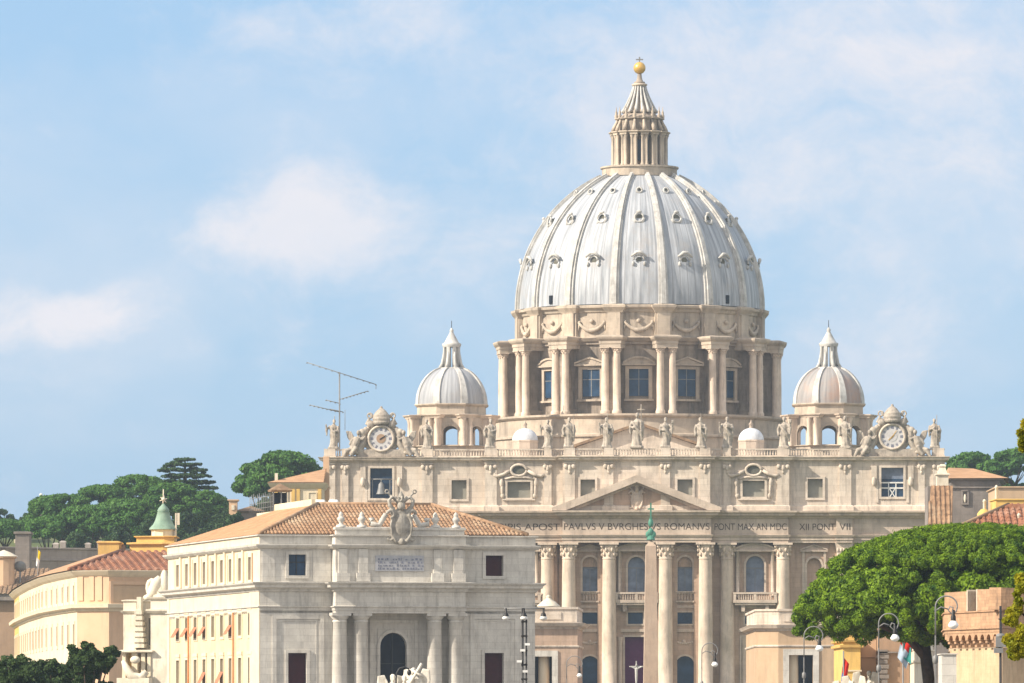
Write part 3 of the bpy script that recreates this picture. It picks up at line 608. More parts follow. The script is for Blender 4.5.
# pediment over the four middle columns
pb = -3.8; p = MB()
zc = fz(511)
p.extr([(fx(560), zc+.01), (fx(714), zc+.01), (fx(637), fz(483))], pb+.6, pb+4)
p.build('tympanum', M['wall'], B)
p = MB()
xa, xb = fx(552.5), fx(721.5)
for s, xx in ((-1, xa), (1, xb)):
    a = [(xx, zc+.02), (xx, zc+.5), (fx(637), fz(476)), (fx(637), fz(483)), (xx-s*2.6, zc+.02)]
    a = a if s > 0 else a[::-1]
    p.extr(a, pb-1.4, pb+3.2)
    b = [(xx-s*2.6, zc+.02), (fx(637), fz(483)), (fx(637), fz(485.2)), (xx-s*4.2, zc+.02)]
    p.extr(b if s > 0 else b[::-1], pb-.3, pb+1.2)
p.build('pediment_cornice', M['trav'], B)
def arms(c, h, mat, name, parent, crossed=True, vox=.12):
    """a shield between scrolls under a tall crown, c = foot centre, h = total height"""
    m = MB(); x, y, z = c; q = lambda a_, b_, d_=0: (x+a_*h, y+d_*h, z+b_*h)
    sh = [(0, .03), (.09, .07), (.15, .2), (.17, .38), (.15, .5), (.2, .6), (.1, .63), (0, .6)]; full = sh+[(-a_, b_) for a_, b_ in sh[::-1][1:-1]]
    m.extr([(x+a_*h, z+b_*h) for a_, b_ in full], y-.02*h, y+.07*h); m.blob(q(0, .36, -.02), (h*.13, h*.045, h*.2), 16, 10)
    for s in (-1, 1):
        m.tube([q(s*a_, b_, -.03) for a_, b_ in ((.03, .04), (.1, .07), (.17, .2), (.19, .36), (.17, .47))], [h*.025]*5, 8)
        m.tube([q(s*(.2+.065*cos(t*.7)), .555+.065*sin(t*.7), -.02-.004*t) for t in range(8)], [h*(.034-.002*t) for t in range(8)], 8)
        m.tube([q(s*a_, b_, 0) for a_, b_ in ((.12, .64), (.2, .7), (.22, .8), (.16, .86), (.1, .82))], [h*.03, h*.04, h*.035, h*.03, h*.02], 8)
        m.tube([q(s*(.2+.05*cos(t*.8+2)), .14+.05*sin(t*.8+2), -.01) for t in range(6)], h*.024, 6)
        if crossed: m.tube([q(-s*.12, .58, .03), q(s*.23, .93, .03)], h*.02, 6); m.tube([q(s*(.25+.035*cos(t*pi/3)), .955+.035*sin(t*pi/3), .03) for t in range(7)], h*.016, 6)
    m.blob(q(0, .70, -.02), (h*.075, h*.07, h*.075), 14, 10); m.blob(q(0, .79, 0), (h*.085, h*.08, h*.028), 14, 6)
    for k in range(5): m.tube([q(.075*cos(k*pi/4), .8, -.07*sin(k*pi/4)), q(.1*cos(k*pi/4), .88, -.09*sin(k*pi/4))], [h*.022, h*.012], 6)
    m.blob(q(0, .87, 0), (h*.055, h*.055, h*.07), 10, 8); m.blob(q(0, .95), (h*.02,)*3, 8, 6); m.blob(q(0, .06, -.05), (h*.05, h*.05, h*.06), 10, 8)
    return m.build(name, mat, parent, remesh=vox)
arms((fx(637), pb+.4, fz(511)), 5.6, M['trav'], 'coat_of_arms', B, True, .1)
# inscription, cut in capitals along the frieze
def text(body, x0, x1, z, h, y, name, mat, parent, rz=0, dep=.03):
    cu = bpy.data.curves.new(name, 'FONT'); cu.body = body; cu.size = 1; cu.extrude = dep
    o = bpy.data.objects.new('tmp', cu); COL.objects.link(o); bpy.context.view_layer.update()
    dg = bpy.context.evaluated_depsgraph_get(); me = bpy.data.meshes.new_from_object(o.evaluated_get(dg)); bpy.data.objects.remove(o)
    xs = [v.co.x for v in me.vertices]; ys = [v.co.y for v in me.vertices]; w0, w1, h0, h1 = min(xs), max(xs), min(ys), max(ys)
    for v in me.vertices:
        X_ = x0+(v.co.x-w0)/(w1-w0)*(x1-x0); Z_ = z+(v.co.y-h0)/(h1-h0)*h; v.co = (X_, y-v.co.z, Z_)
    me.name = name; me.materials.clear(); me.materials.append(mat)
    return link(bpy.data.objects.new(name, me), parent)
for body, a, b in (('IN HONOREM PRINCIPIS APOST', 424, 559.5), ('PAVLVS V BVRGHESIVS ROMANVS', 564.5, 709.5), ('PONT MAX AN MDCXII PONT', 714.5, 835), ('VII', 839, 850)):
    y = depth(fx((a+b)/2), esegs)
    if body == 'VII': y = -1.5
    if body.startswith('IN'):
        text('IN HONOREM PRI', fx(424), fx(484), fz(530.5), 1.25, -.6, 'inscription', M['letter'], B); text('NCIPIS APOST', fx(488), fx(560), fz(530.5), 1.25, -1.8, 'inscription', M['letter'], B); continue
    if body.startswith('PONT M'):
        text('PONT MAX AN MDC', fx(714.5), fx(786.5), fz(530.5), 1.25, -1.8, 'inscription', M['letter'], B); text('XII PONT', fx(799), fx(835), fz(530.5), 1.25, -.6, 'inscription', M['letter'], B); continue
    text(body, fx(a), fx(b), fz(530.5), 1.25, y, 'inscription', M['letter'], B)
# nave roof behind the attic and the body of the church
nv = MB(); zr = Zp(428, 1340); ze = Zp(449.5, 1340); W = 62/5.2
nv.extr([(-W, 30), (W, 30), (W, ze), (0, zr), (-W, ze)], 38, 100); nv.build('nave_gable', M['attic'], B)
nr = MB()
for s in (-1, 1): nr.extr([(0, zr+.02), (s*(W+.8), ze-.15), (s*(W+.8), ze+.35), (0, zr+.55)][::s], 36.8, 101)
nr.build('nave_roof', M['tileb'], B)
MB().box(-9.5-1, -9.5+.2, 37.8, 38, ze+.5, ze+1.2).build('gable_vent', M['gdark'], B) if 0 else None
body = MB(); body.box(-52, 52, 45, 175, 9, 40); body.box(-30, 30, 60, 175, 40, 52); body.box(-75, 75, 100, 160, 9, 40); body.build('church_body', M['trav'], B)
# small lead cupolas on the roof
for p, py, r in ((525, 447, 12.2), (751, 444, 12.2)):
    Yc = YF+55; s = F/Yc; x = X(p, Yc)-X(637, YF)-55*sin(radians(1.6)); cz = Zp(447, Yc); rr = r/s
    o = MB().loft(circle(rr*1.12, 8, (x, 55), pi/8), [(0, 50), (0, cz+.9), (.1, cz+1.0), (.1, cz+1.3), (-.2, cz+1.35)]).build('cupola', M['trav'], B)
    d = MB().lathe([(rr*1.05*cos(t*pi/20), cz+1.3+rr*1.0*sin(t*pi/20)) for t in range(10)]+[(.12, cz+1.3+rr)], (x, 55), 24); d.build('cupola_dome', M['whitelead'], o)
    q = MB().lathe([(.35, cz+1.2+rr), (.35, cz+1.9+rr), (.5, cz+2.0+rr), (.12, cz+2.5+rr), (.05, cz+2.9+rr)], (x, 55), 8); q.build('finial', M['trav'], o)
# ================================================================ great dome
YD = 1420.0; sD = F/YD; CY = 130.0
def dr(p): return p/sD
DC = (X(640, YD)-X(637, YF)-CY*sin(radians(1.6)), CY)
def dz(py, r=0): return CAMZ+(HZ-py)/F*(YD-r)      # r = how far in front of the axis the reading was taken
A16 = [2*pi*(k+.5)/16-pi/2 for k in range(16)]
W16 = [2*pi*k/16-pi/2 for k in range(16)]
R1 = dr(143)
zpod0, zpod1 = 44, dz(413.5, R1)
pod = MB().loft(circle(R1+.6, 96, DC), [(1.2, 44), (1.2, dz(437, R1)), (1.6, dz(436.5, R1)), (1.6, dz(434.5, R1)), (.1, dz(434, R1)), (0, dz(433, R1)), (0, dz(418, R1)), (.35, dz(417, R1)), (.7, dz(415.5, R1)), (.7, zpod1), (-6, zpod1+.05)])
pod.build('drum_podium', M['drum'], B)
Rw = 24.6; zc0, zc1 = zpod1, dz(340, 28)
MB().loft(circle(Rw, 96, DC), [(0, zc0), (0, dz(345, Rw)), (.5, dz(344, Rw)), (.5, dz(342, Rw)), (.9, dz(341, Rw)), (1.2, dz(338.5, Rw)), (1.3, dz(338, Rw)), (.2, dz(337.6, Rw))]).build('drum_wall', M['drumw'], B)
def polar(a, r, z=0): return (DC[0]+r*cos(a), DC[1]+r*sin(a), z)
def RM(a, c=None, z=0): c = c or DC; return Matrix.Translation((c[0], c[1], z)) @ Matrix.Rotation(a, 4, 'Z')
zcap0, zcap1 = dz(353.5, 28), dz(347.5, 28)
b0 = None
for a in A16:                 # radial buttresses faced with paired columns
    m = MB(RM(a)); m.box(Rw-.5, 28.2, -.75, .75, zc0, zcap1); m.box(Rw-.5, 28.0, -1.55, 1.55, zc0, zc0+1.2)
    bt = m.build('buttress', M['drumw'], B)
    e = MB(RM(a)); pr = [(Rw-.6, -2.15), (29.3, -2.15), (29.3, 2.15), (Rw-.6, 2.15)]
    e.loft(pr, [(0, zcap1+.01), (0, zcap1+.7), (.12, zcap1+.75), (.12, zcap1+1.3), (.5, zcap1+1.7), (.65, zcap1+2.0), (.65, zcap1+2.3), (-.1, zcap1+2.5)])
    e.build('buttress_entablature', M['drum'], bt)
    for s in (-1, 1):
        c = (28.35, s*1.2); q = MB(RM(a)); q.lathe([(.98, zc0), (.98, zc0+.5), (.85, zc0+.8), (.78, zc0+.85), (.78, zc0+6), (.68, zcap0)], c, 16)
        co = q.build('column', M['column'], bt)
        k = MB(RM(a)); capital(k, c, .72, zcap0, zcap1, 10); k.build('capital', M['column'], co)
for i, a in enumerate(W16):
    m = MB(RM(a+pi/2)); # local -y is outward
    y = -Rw; hw = dr(9.6); z0, z1 = dz(396, Rw), dz(369, Rw)
    m.box(-hw-.75, -hw, y-.65, y+.4, z0-.6, z1+.6); m.box(hw, hw+.75, y-.65, y+.4, z0-.6, z1+.6); m.box(-hw, hw, y-.65, y+.4, z1, z1+.6); m.box(-hw-1, hw+1, y-.9, y+.4, z0-1, z0-.601)
    ped(m, 0, hw+1.1, z1+1.05, 1.15, y-1.3, y+.4, i % 2 == 0, .35)
    wo = m.build('window', M['drum'], B)
    p = MB(RM(a+pi/2)).add([(-hw, y-.28, z0), (hw, y-.28, z0), (hw, y-.28, z1), (-hw, y-.28, z1)], [(0, 1, 2, 3)]); p.build('pane', M['gblue'], wo)
    g = MB(RM(a+pi/2)).box(-.08, .08, y-.36, y-.29, z0, z1); g.box(-hw, hw, y-.37, y-.3, (z0+z1)/2+.6, (z0+z1)/2+.75); g.build('glazing_bar', M['greyiron'], wo)
# attic of the drum with garlands
Ra = dr(120.5); za0, za1 = dz(345.5), dz(319.5)
MB().loft(circle(Ra, 96, DC), [(.5, za0-.6), (.5, za0+.4), (0, za0+.6), (0, za1), (.3, za1+.2), (.45, za1+.7), (1.0, za1+1.0), (1.05, za1+1.4), (.6, dz(311.8)), (-1.2, dz(311))]).build('drum_attic', M['drum'], B)
for a in A16:
    m = MB(RM(a)); m.box(Ra-.5, Ra+.75, -1.7, 1.7, za0-.2, za1); m.box(Ra-.5, Ra+1.1, -1.3, 1.3, za0, za1-.01)
    m.loft([(Ra-.5, -1.75), (Ra+1.0, -1.75), (Ra+1.0, 1.75), (Ra-.5, 1.75)], [(0, za1+.003), (.15, za1+.3), (.7, za1+1.05), (.75, za1+1.5), (.1, za1+1.7)])
    m.build('attic_pier', M['drum'], B)
for a in W16:
    m = MB(RM(a)); zz = (za0+za1)/2
    pts = [(Ra+.3, t*2.9, zz+.8-1.7*(1-t*t)) for t in [-1, -.75, -.5, -.25, 0, .25, .5, .75, 1]]
    m.tube(pts, [.2, .3, .38, .45, .5, .45, .38, .3, .2], 8); m.blob((Ra+.3, 0, zz+1.0), (.35, .5, .45), 8, 6)
    for s in (-1, 1): m.blob((Ra+.2, s*2.7, zz+.7), (.3, .35, .45), 8, 6); m.tube([(Ra+.15, s*2.7, zz+.4), (Ra+.15, s*3.0, zz-.9)], [.22, .12], 6)
    m.build('garland', M['drum'], B)
# the shell: pointed profile
Z0 = dz(311, 0); Rb = dr(123); cc = dr(20); RR = Rb+cc; Ztop = dz(178.5)
hs = [(Ztop-Z0)*math.sin(pi/2*t/26) if 0 else (Ztop-Z0)*(t/26) for t in range(27)]
def drr(h):
    return -cc+sqrt(max(RR*RR-(h*dr(140)/RR*RR/dr(140))**2, 0)) if 0 else -cc+sqrt(max(RR*RR-(h*.983)**2, .01))
MB().lathe([(drr(h), Z0+h) for h in hs], (0, 0), 128).build('dome', M['lead'], B).location = (DC[0], DC[1], 0)
dome = [o for o in B.children if o.name.startswith('dome')][0]
for a in A16:
    m = MB(Matrix.Rotation(a, 4, 'Z')); 
    for (w0_, w1_, o1) in ((.98, .5, .4), (.5, .25, .75)):
        vs = []; fs = []
        for i, h in enumerate(hs):
            w_ = w0_+(w1_-w0_)*i/26; r = drr(h); nrm = Vector((r+cc, h)).normalized()
            for (o, s) in ((-.3, -1), (o1, -1), (o1, 1), (-.3, 1)): vs.append((r+nrm.x*o, s*w_, Z0+h+nrm.y*o))
        for i in range(26):
            for j in range(3): fs.append((i*4+j, i*4+j+1, i*4+j+5, i*4+j+4))
        fs += [(0, 3, 2, 1)]; m.add(vs, fs)
    m.build('rib', M['rib'], dome)
for row, (py, hw, hh) in enumerate(((260, 1.05, .95), (217.5, .9, .95), (190.5, .55, .55))):
    h = 0
    for k in range(400):
        h = k*.08
        r_ = drr(h)
        if Z0+h >= CAMZ+(HZ-py)/F*(YD-r_): break
    r = drr(h); nrm = Vector((r+cc, 0, h)).normalized()
    for i, a in enumerate(W16):
        m = MB(Matrix.Rotation(a, 4, 'Z')); c = Vector((r, 0, Z0+h))
        out = .5
        fr = [(c.x+out*.55+.1, 0, c.z)]
        q = 12; pts = [(r+out-.35*sin(pi*2*t/q)*.6, hw*cos(2*pi*t/q), Z0+h+hh*sin(2*pi*t/q)) for t in range(q+1 if row else q//2+1)]
        m.tube(pts, .2, 6)
        if row == 0:
            m.tube([(r+out, -hw-.5, Z0+h+hh*.7), (r+out+.15, -hw*.4, Z0+h+hh+.55), (r+out+.15, hw*.4, Z0+h+hh+.55), (r+out, hw+.5, Z0+h+hh*.7)], [.2, .38, .38, .2], 6)
            for s in (-1, 1): m.blob((r+out-.1, s*(hw+.1), Z0+h-hh*.8), (.35, .3, .5), 6, 5)
        elif row == 1:
            m.blob((r+out-.2, 0, Z0+h+hh+.2), (.4, .6, .35), 8, 5)
            for s in (-1, 1): m.tube([(r+out-.1, s*(hw+.1), Z0+h-.2), (r+out+.05, s*hw*.7, Z0+h-hh-.35)], .3, 6)
        m.lathe([(0, 0), (0, .01)], (0, 0), 3) if 0 else None
        do = m.build('dormer', M['rib'], dome)
        g = MB(Matrix.Rotation(a, 4, 'Z')); g.tube([(r-1.4, 0, Z0+h-.1), (r+out-.42, 0, Z0+h)], [min(hw, hh)*(.8 if row else .62)]*2, 14, False)
        g.build('opening', M['ggrey'], do)
for a in (A16[0], A16[1]): pass
for k in (2, 14, 4, 12, 6, 10):      # little doors at the foot of the shell
    a = W16[k]; m = MB(Matrix.Rotation(a, 4, 'Z')); r = drr(1.3); m.box(r-.6, r+.25, -.4, .4, Z0+.4, Z0+2.1); m.build('hatch', M['gdark'], dome)
# lantern
ax = (DC[0]-.1, DC[1]); L_ = lambda py: dz(py)
def px_(p): return p/sD
lb = MB().loft(circle(px_(37.5), 48, ax), [(-1.5, L_(181)), (0, L_(177.5)), (0, L_(170)), (.35, L_(169)), (.35, L_(167.5)), (-1.8, L_(167))]); lan = lb.build('lantern', M['drum'], B)
MB().loft(circle(px_(18.5), 32, ax), [(0, L_(167)), (0, L_(133))]).build('lantern_core', M['wall'], lan)
for a in A16:
    m = MB(RM(a, ax)); m.box(px_(17), px_(27.5), -.28, .28, L_(166.8), L_(136.5))
    for s in (-1, 1): m.lathe([(.42, L_(166.8)), (.42, L_(165.5)), (.3, L_(165)), (.27, L_(139.5)), (.4, L_(137.5)), (.42, L_(136.6))], (px_(27), s*.42), 8)
    m.loft([(px_(16), -.8), (px_(29.3), -.8), (px_(29.3), .8), (px_(16), .8)], [(0, L_(136.4)), (0, L_(134.6)), (.25, L_(133.6)), (.25, L_(132.7)), (-.1, L_(132.3))])
    m.build('paired_column', M['drum'], lan)
for a in W16:
    m = MB(RM(a, ax)); m.box(px_(18), px_(18.9), -.5, .5, L_(162), L_(141)); m.build('lantern_window', M['gblue'], lan)
MB().loft(circle(px_(22.5), 48, ax), [(1.2, L_(135)), (1.2, L_(133.5)), (.1, L_(132.4)), (0, L_(132)), (-.15, L_(121)), (.35, L_(120)), (.35, L_(118.5)), (-.4, L_(118)), (-1.5, L_(113.5)), (-1.8, L_(111))]).build('lantern_attic', M['drumw'], lan)
for a in A16:
    m = MB(RM(a, ax)); r = px_(23.6)
    m.tube([(px_(27), 0, L_(132)), (px_(25.5), 0, L_(128)), (r, 0, L_(124)), (px_(22), 0, L_(120))], [.45, .4, .3, .3], 6)
    m.lathe([(.4, L_(119.5)), (.3, L_(118)), (.42, L_(116.5)), (.22, L_(115)), (.28, L_(113.5)), (.1, L_(111)), (.04, L_(107.5))], (r, 0), 8)
    m.build('candelabrum', M['drum'], lan)
prof = [(px_(17), L_(113)), (px_(14.6), L_(109.5)), (px_(11.3), L_(103)), (px_(8.6), L_(97)), (px_(6.4), L_(91)), (px_(5.0), L_(85.5)), (px_(5.4), L_(83)), (px_(5.6), L_(82)), (px_(3.6), L_(81.5)), (px_(2.4), L_(78)), (px_(2.0), L_(74))]
MB().lathe(prof, ax, 64, flute=lambda a, z: 1+.1*cos(16*(a-A16[0])) if z < L_(83.5) else 1).build('lantern_spire', M['drumw'], lan)
for a in A16:
    MB(RM(a, ax)).tube([(r_+.18, 0, z_) for r_, z_ in prof[:6]], [.32, .3, .27, .24, .2, .17], 6).build('spire_rib', M['rib'], lan)
MB().lathe([(px_(6.2), L_(86.5)), (px_(7.6), L_(85.8)), (px_(7.8), L_(84.3)), (px_(6), L_(83.6))], ax, 24).build('spire_collar', M['drum'], lan)
MB().blob((ax[0], ax[1], L_(68)), px_(6.1), 24, 16).build('ball', M['gold'], lan)
cr = MB().box(ax[0]-.14, ax[0]+.14, ax[1]-.14, ax[1]+.14, L_(62.5), L_(57)); cr.box(ax[0]-.75, ax[0]+.75, ax[1]-.13, ax[1]+.13, L_(60.2), L_(59)); cr.build('cross', M['greyiron'], lan)
# ================================================================ the two smaller domes
def side_dome(px, rust):
    Yc = 1385; cyy = Yc-YF; s = F/Yc; x = X(px, Yc)-X(637, YF)-cyy*sin(radians(1.6)); c = (x, cyy)
    z = lambda py: CAMZ+(HZ-py)/s/1.0
    p = lambda v: v/s
    a8 = [2*pi*(k+.5)/8-pi/2 for k in range(8)]; w8 = [2*pi*k/8-pi/2 for k in range(8)]
    b = MB().loft(circle(p(41), 8, c, pi/8), [(0, 48), (0, z(448)), (.4, z(447)), (0, z(446))]); so = b.build('side_dome_drum', M['drum'], B)
    # octagonal drum pierced by eight arches
    R = p(36); side = R*math.tan(pi/8)
    for a in w8:
        m = MB(Matrix.Translation((c[0], c[1], 0)) @ Matrix.Rotation(a+pi/2, 4, 'Z'))
        hw = p(8.2); m.panel(-side, side, z(447), z(419), -R, [(-hw, hw, z(446), z(427), 1)], p(4)); m.panel(-side*.88, side*.88, z(447), z(419), -R+p(4), [(-hw, hw, z(446), z(427), 1)], .05)
        ring(m, -hw, hw, z(446), z(427), -R-.18, -R+.05, .3, 1); m.build('arch', M['drum'], so)
    for a in a8:
        m = MB(RM(a, c)); Rr = R/cos(pi/8); m.box(Rr-1.2, Rr+.7, -1.2, 1.2, z(447), z(419.5)); 
        for s_ in (-1, 1): m.lathe([(.62, z(447)), (.6, z(446)), (.48, z(445.5)), (.44, z(424)), (.62, z(421)), (.66, z(419.5))], (Rr+.85, s_*.75), 10)
        m.loft([(Rr-2, -1.55), (Rr+1.5, -1.55), (Rr+1.5, 1.55), (Rr-2, 1.55)], [(0, z(419.4)), (.1, z(418)), (.4, z(416.8)), (.45, z(415.8)), (-.1, z(415.5))])
        m.build('column_pair', M['column'], so)
    MB().loft(circle(R/cos(pi/8)-.1, 8, c, pi/8), [(0, z(419)), (.1, z(417.8)), (.45, z(416.4)), (.5, z(415.4)), (0, z(415))]).build('drum_entablature', M['drum'], so)
    MB().loft(circle(p(36.3), 8, c, pi/8), [(.1, z(415.1)), (.05, z(407.5)), (.35, z(406.8)), (.6, z(405.6)), (.6, z(404.6)), (-.6, z(404.2))]).build('dome_base', M['drum'], so)
    zt = z(367.5); zb_ = z(404.8); H = zt-zb_
    pr = []
    for t in range(15):
        h = t/14; pr.append((p(35.8)*(max(1-(h*.965)**2.15, 0)**.5)*1.0, h*H))
    d = MB().lathe(pr, (0, 0), 64).build('side_dome', M['leadr'] if rust else M['leads'], so); d.location = (c[0], c[1], zb_)
    for a in a8:
        m = MB(Matrix.Rotation(a, 4, 'Z')); vs = []; fs = []
        for i, (r, h) in enumerate(pr):
            w_ = .75-.4*i/14
            for (o, s_) in ((-.3, -1), (.35, -1), (.35, 1), (-.3, 1)): vs.append((r+o*.8, s_*w_, h+o*.5*(i/14)))
        for i in range(14):
            for j in range(3): fs.append((i*4+j, i*4+j+1, i*4+j+5, i*4+j+4))
        m.add(vs, fs).build('rib', M['rib'], d)
    la = MB().loft(circle(p(12.5), 16, c), [(0, z(371)), (0, z(368)), (-.3, z(367.5))]).build('lantern', M['rib'], so)
    for a in a8:
        m = MB(RM(a, c)); m.box(p(6.2), p(8.6), -.33, .33, z(368), z(346)); m.tube([(p(12.5), 0, z(368)), (p(10), 0, z(364)), (p(9), 0, z(358)), (p(8.3), 0, z(352))], [.35, .35, .28, .2], 6); m.build('lantern_pier', M['rib'], la)
    MB().lathe([(p(8.8), z(347)), (p(9.6), z(345)), (p(9.6), z(343.5)), (p(7.5), z(342.5)), (p(5), z(338)), (p(2.8), z(334)), (p(1.6), z(331.5)), (p(2.2), z(330.5)), (p(1.4), z(329)), (.1, z(327.6))], c, 16).build('lantern_cap', M['rib'], la)
    MB().tube([(c[0], c[1], z(328)), (c[0], c[1], z(320.5))], .07, 5).build('lantern_cross', M['iron'], la)
side_dome(451.5, 0); side_dome(828.5, 1)
# ================================================================ statues and clocks on the balustrade
def robed(seed, H=5.6, att='book', vox=.11):
    rnd = random.Random(seed); m = MB(); s = H/5.6
    lean = rnd.uniform(-.18, .18); ph = rnd.uniform(0, 6); hip = rnd.uniform(-.12, .12)
    def fl(a, z): return 1+.075*sin(7*a+ph+z*.9)+.05*sin(3*a+ph*2-z*.5)
    prof = [(.95, .0), (.92, .3), (.80, 1.0), (.78, 1.7), (.86, 2.4), (.74, 3.0), (.84, 3.6), (.86, 4.0), (.52, 4.35), (.25, 4.55)]
    vs = []; n = 28
    mm = MB(); mm.lathe(prof, (0, 0), n, flute=fl)
    mm.v = [(x*.95+(hip*sin(z*1.3) if z < 3.5 else hip*-.8)+lean*z/5.6, y*.68, z) for x, y, z in mm.v]
    m.v += mm.v; m.f += mm.f; m.sm += mm.sm
    hx = lean*.9; m.tube([(hx, 0, 4.3), (hx, -.03, 4.8)], .23, 8); m.blob((hx+rnd.uniform(-.05, .05), -.05, 5.12), (.31, .34, .42), 12, 8)
    m.blob((hx, -.3, 4.88), (.2, .16, .26), 8, 6); m.blob((hx, .08, 5.2), (.34, .34, .36), 10, 6)
    sl = (hx-.75, 0, 4.1); sr = (hx+.75, 0, 4.1)
    poses = [((-1.05, -.3, 3.2), (-.35, -.75, 3.0)), ((-1.1, -.2, 3.1), (-.9, -.5, 2.2)), ((-1.3, -.4, 3.5), (-1.35, -.7, 4.4)), ((-1.15, -.3, 3.2), (-.2, -.8, 3.6))]
    for side, shp in ((-1, sl), (1, sr)):
        e, h = poses[rnd.randrange(4)]; e = (e[0]*-side, e[1], e[2]); h = (h[0]*-side, h[1], h[2])
        m.tube([shp, e, h], [.34, .27, .17], 8); m.blob(h, (.17, .17, .2), 8, 5)
        m.tube([e, (e[0]*.95, e[1], e[2]-1.3)], [.3, .12], 6)
        if side == 1: hr = h
        else: hl = h
    m.tube([(sl[0]+.1, -.5, 3.9), (0, -.72, 3.1), (.7, -.5, 2.2), (.9, 0, 1.4)], [.2, .24, .24, .15], 8)
    m.tube([(.9, -.2, 3.3), (1.0, -.1, 2.0), (.95, 0, .9)], [.25, .22, .15], 8)
    m.box(-1.0, 1.0, -.7, .7, -.35, .05)
    if att == 'staff': m.tube([(hr[0]+.05, hr[1]-.1, .2), (hr[0]+.05, hr[1]-.1, 6.2)], .085, 6)
    if att == 'cross': m.tube([(hr[0], hr[1]-.1, .3), (hr[0], hr[1]-.1, 6.9)], .11, 6); m.tube([(hr[0]-.7, hr[1]-.1, 6.0), (hr[0]+.7, hr[1]-.1, 6.0)], .11, 6)
    if att == 'book': m.box(hr[0]-.25, hr[0]+.25, hr[1]-.25, hr[1]+.05, hr[2]-.1, hr[2]+.55)
    if att == 'saltire':
        m.tube([(-.9, .5, .2), (.9, .5, 4.2)], .14, 6); m.tube([(.9, .5, .2), (-.9, .5, 4.2)], .14, 6)
    m.v = [tuple(c*s for c in v) for v in m.v]
    return m
sts = [(333, 418, 'staff', 'robed stone statue at the far left end of the balustrade, beside the left clock'),
       (427, 418, 'book', 'robed stone statue before the left small dome, nearest the left clock'),
       (490, 418, 'saltire', 'stone statue on the balustrade just right of the left small dome'),
       (547.5, 419, 'book', 'robed stone statue just right of the left white cupola, left one of a close pair'),
       (569, 417, 'staff', 'robed stone statue at the left edge of the pediment, right one of a close pair'),
       (607, 417, 'staff', 'robed stone statue on the balustrade, first to the left of the tall central statue'),
       (637, 412, 'cross', 'tallest central stone statue above the pediment tip, holding a cross'),
       (665.5, 417, 'book', 'stone statue with raised hand, first to the right of the tall central statue'),
       (701, 417, 'staff', 'robed stone statue at the right edge of the pediment, left one of a close pair'),
       (727, 416, 'book', 'robed stone statue just left of the right white cupola, right one of a close pair'),
       (784, 416, 'book', 'broad stone statue on the balustrade just left of the right small dome'),
       (845.5, 415, 'staff', 'robed stone statue on the balustrade between the right small dome and right clock'),
       (934.5, 418, 'staff', 'stone statue with a tall staff at the far right end of the balustrade')]
bm_ = B.rotation_euler.z
def bworld(x, y, z=0): return Vector((B.location.x+x*cos(bm_)-y*sin(bm_), B.location.y+x*sin(bm_)+y*cos(bm_), z))
for i, (p, top, att, lab) in enumerate(sts):
    x = fx(p); y = depth(x, asegs)+.2; z = fz(448.5); h = (448.5-top)/5.395*.93
    o = robed(20+i, h, att).build('statue', M['statue'], None, remesh=.1)
    o.location = bworld(x, y, z+.3); o.rotation_euler.z = bm_+random.uniform(-.3, .3)
    tag(o, lab, 'statue', 'stone statues along the balustrade')
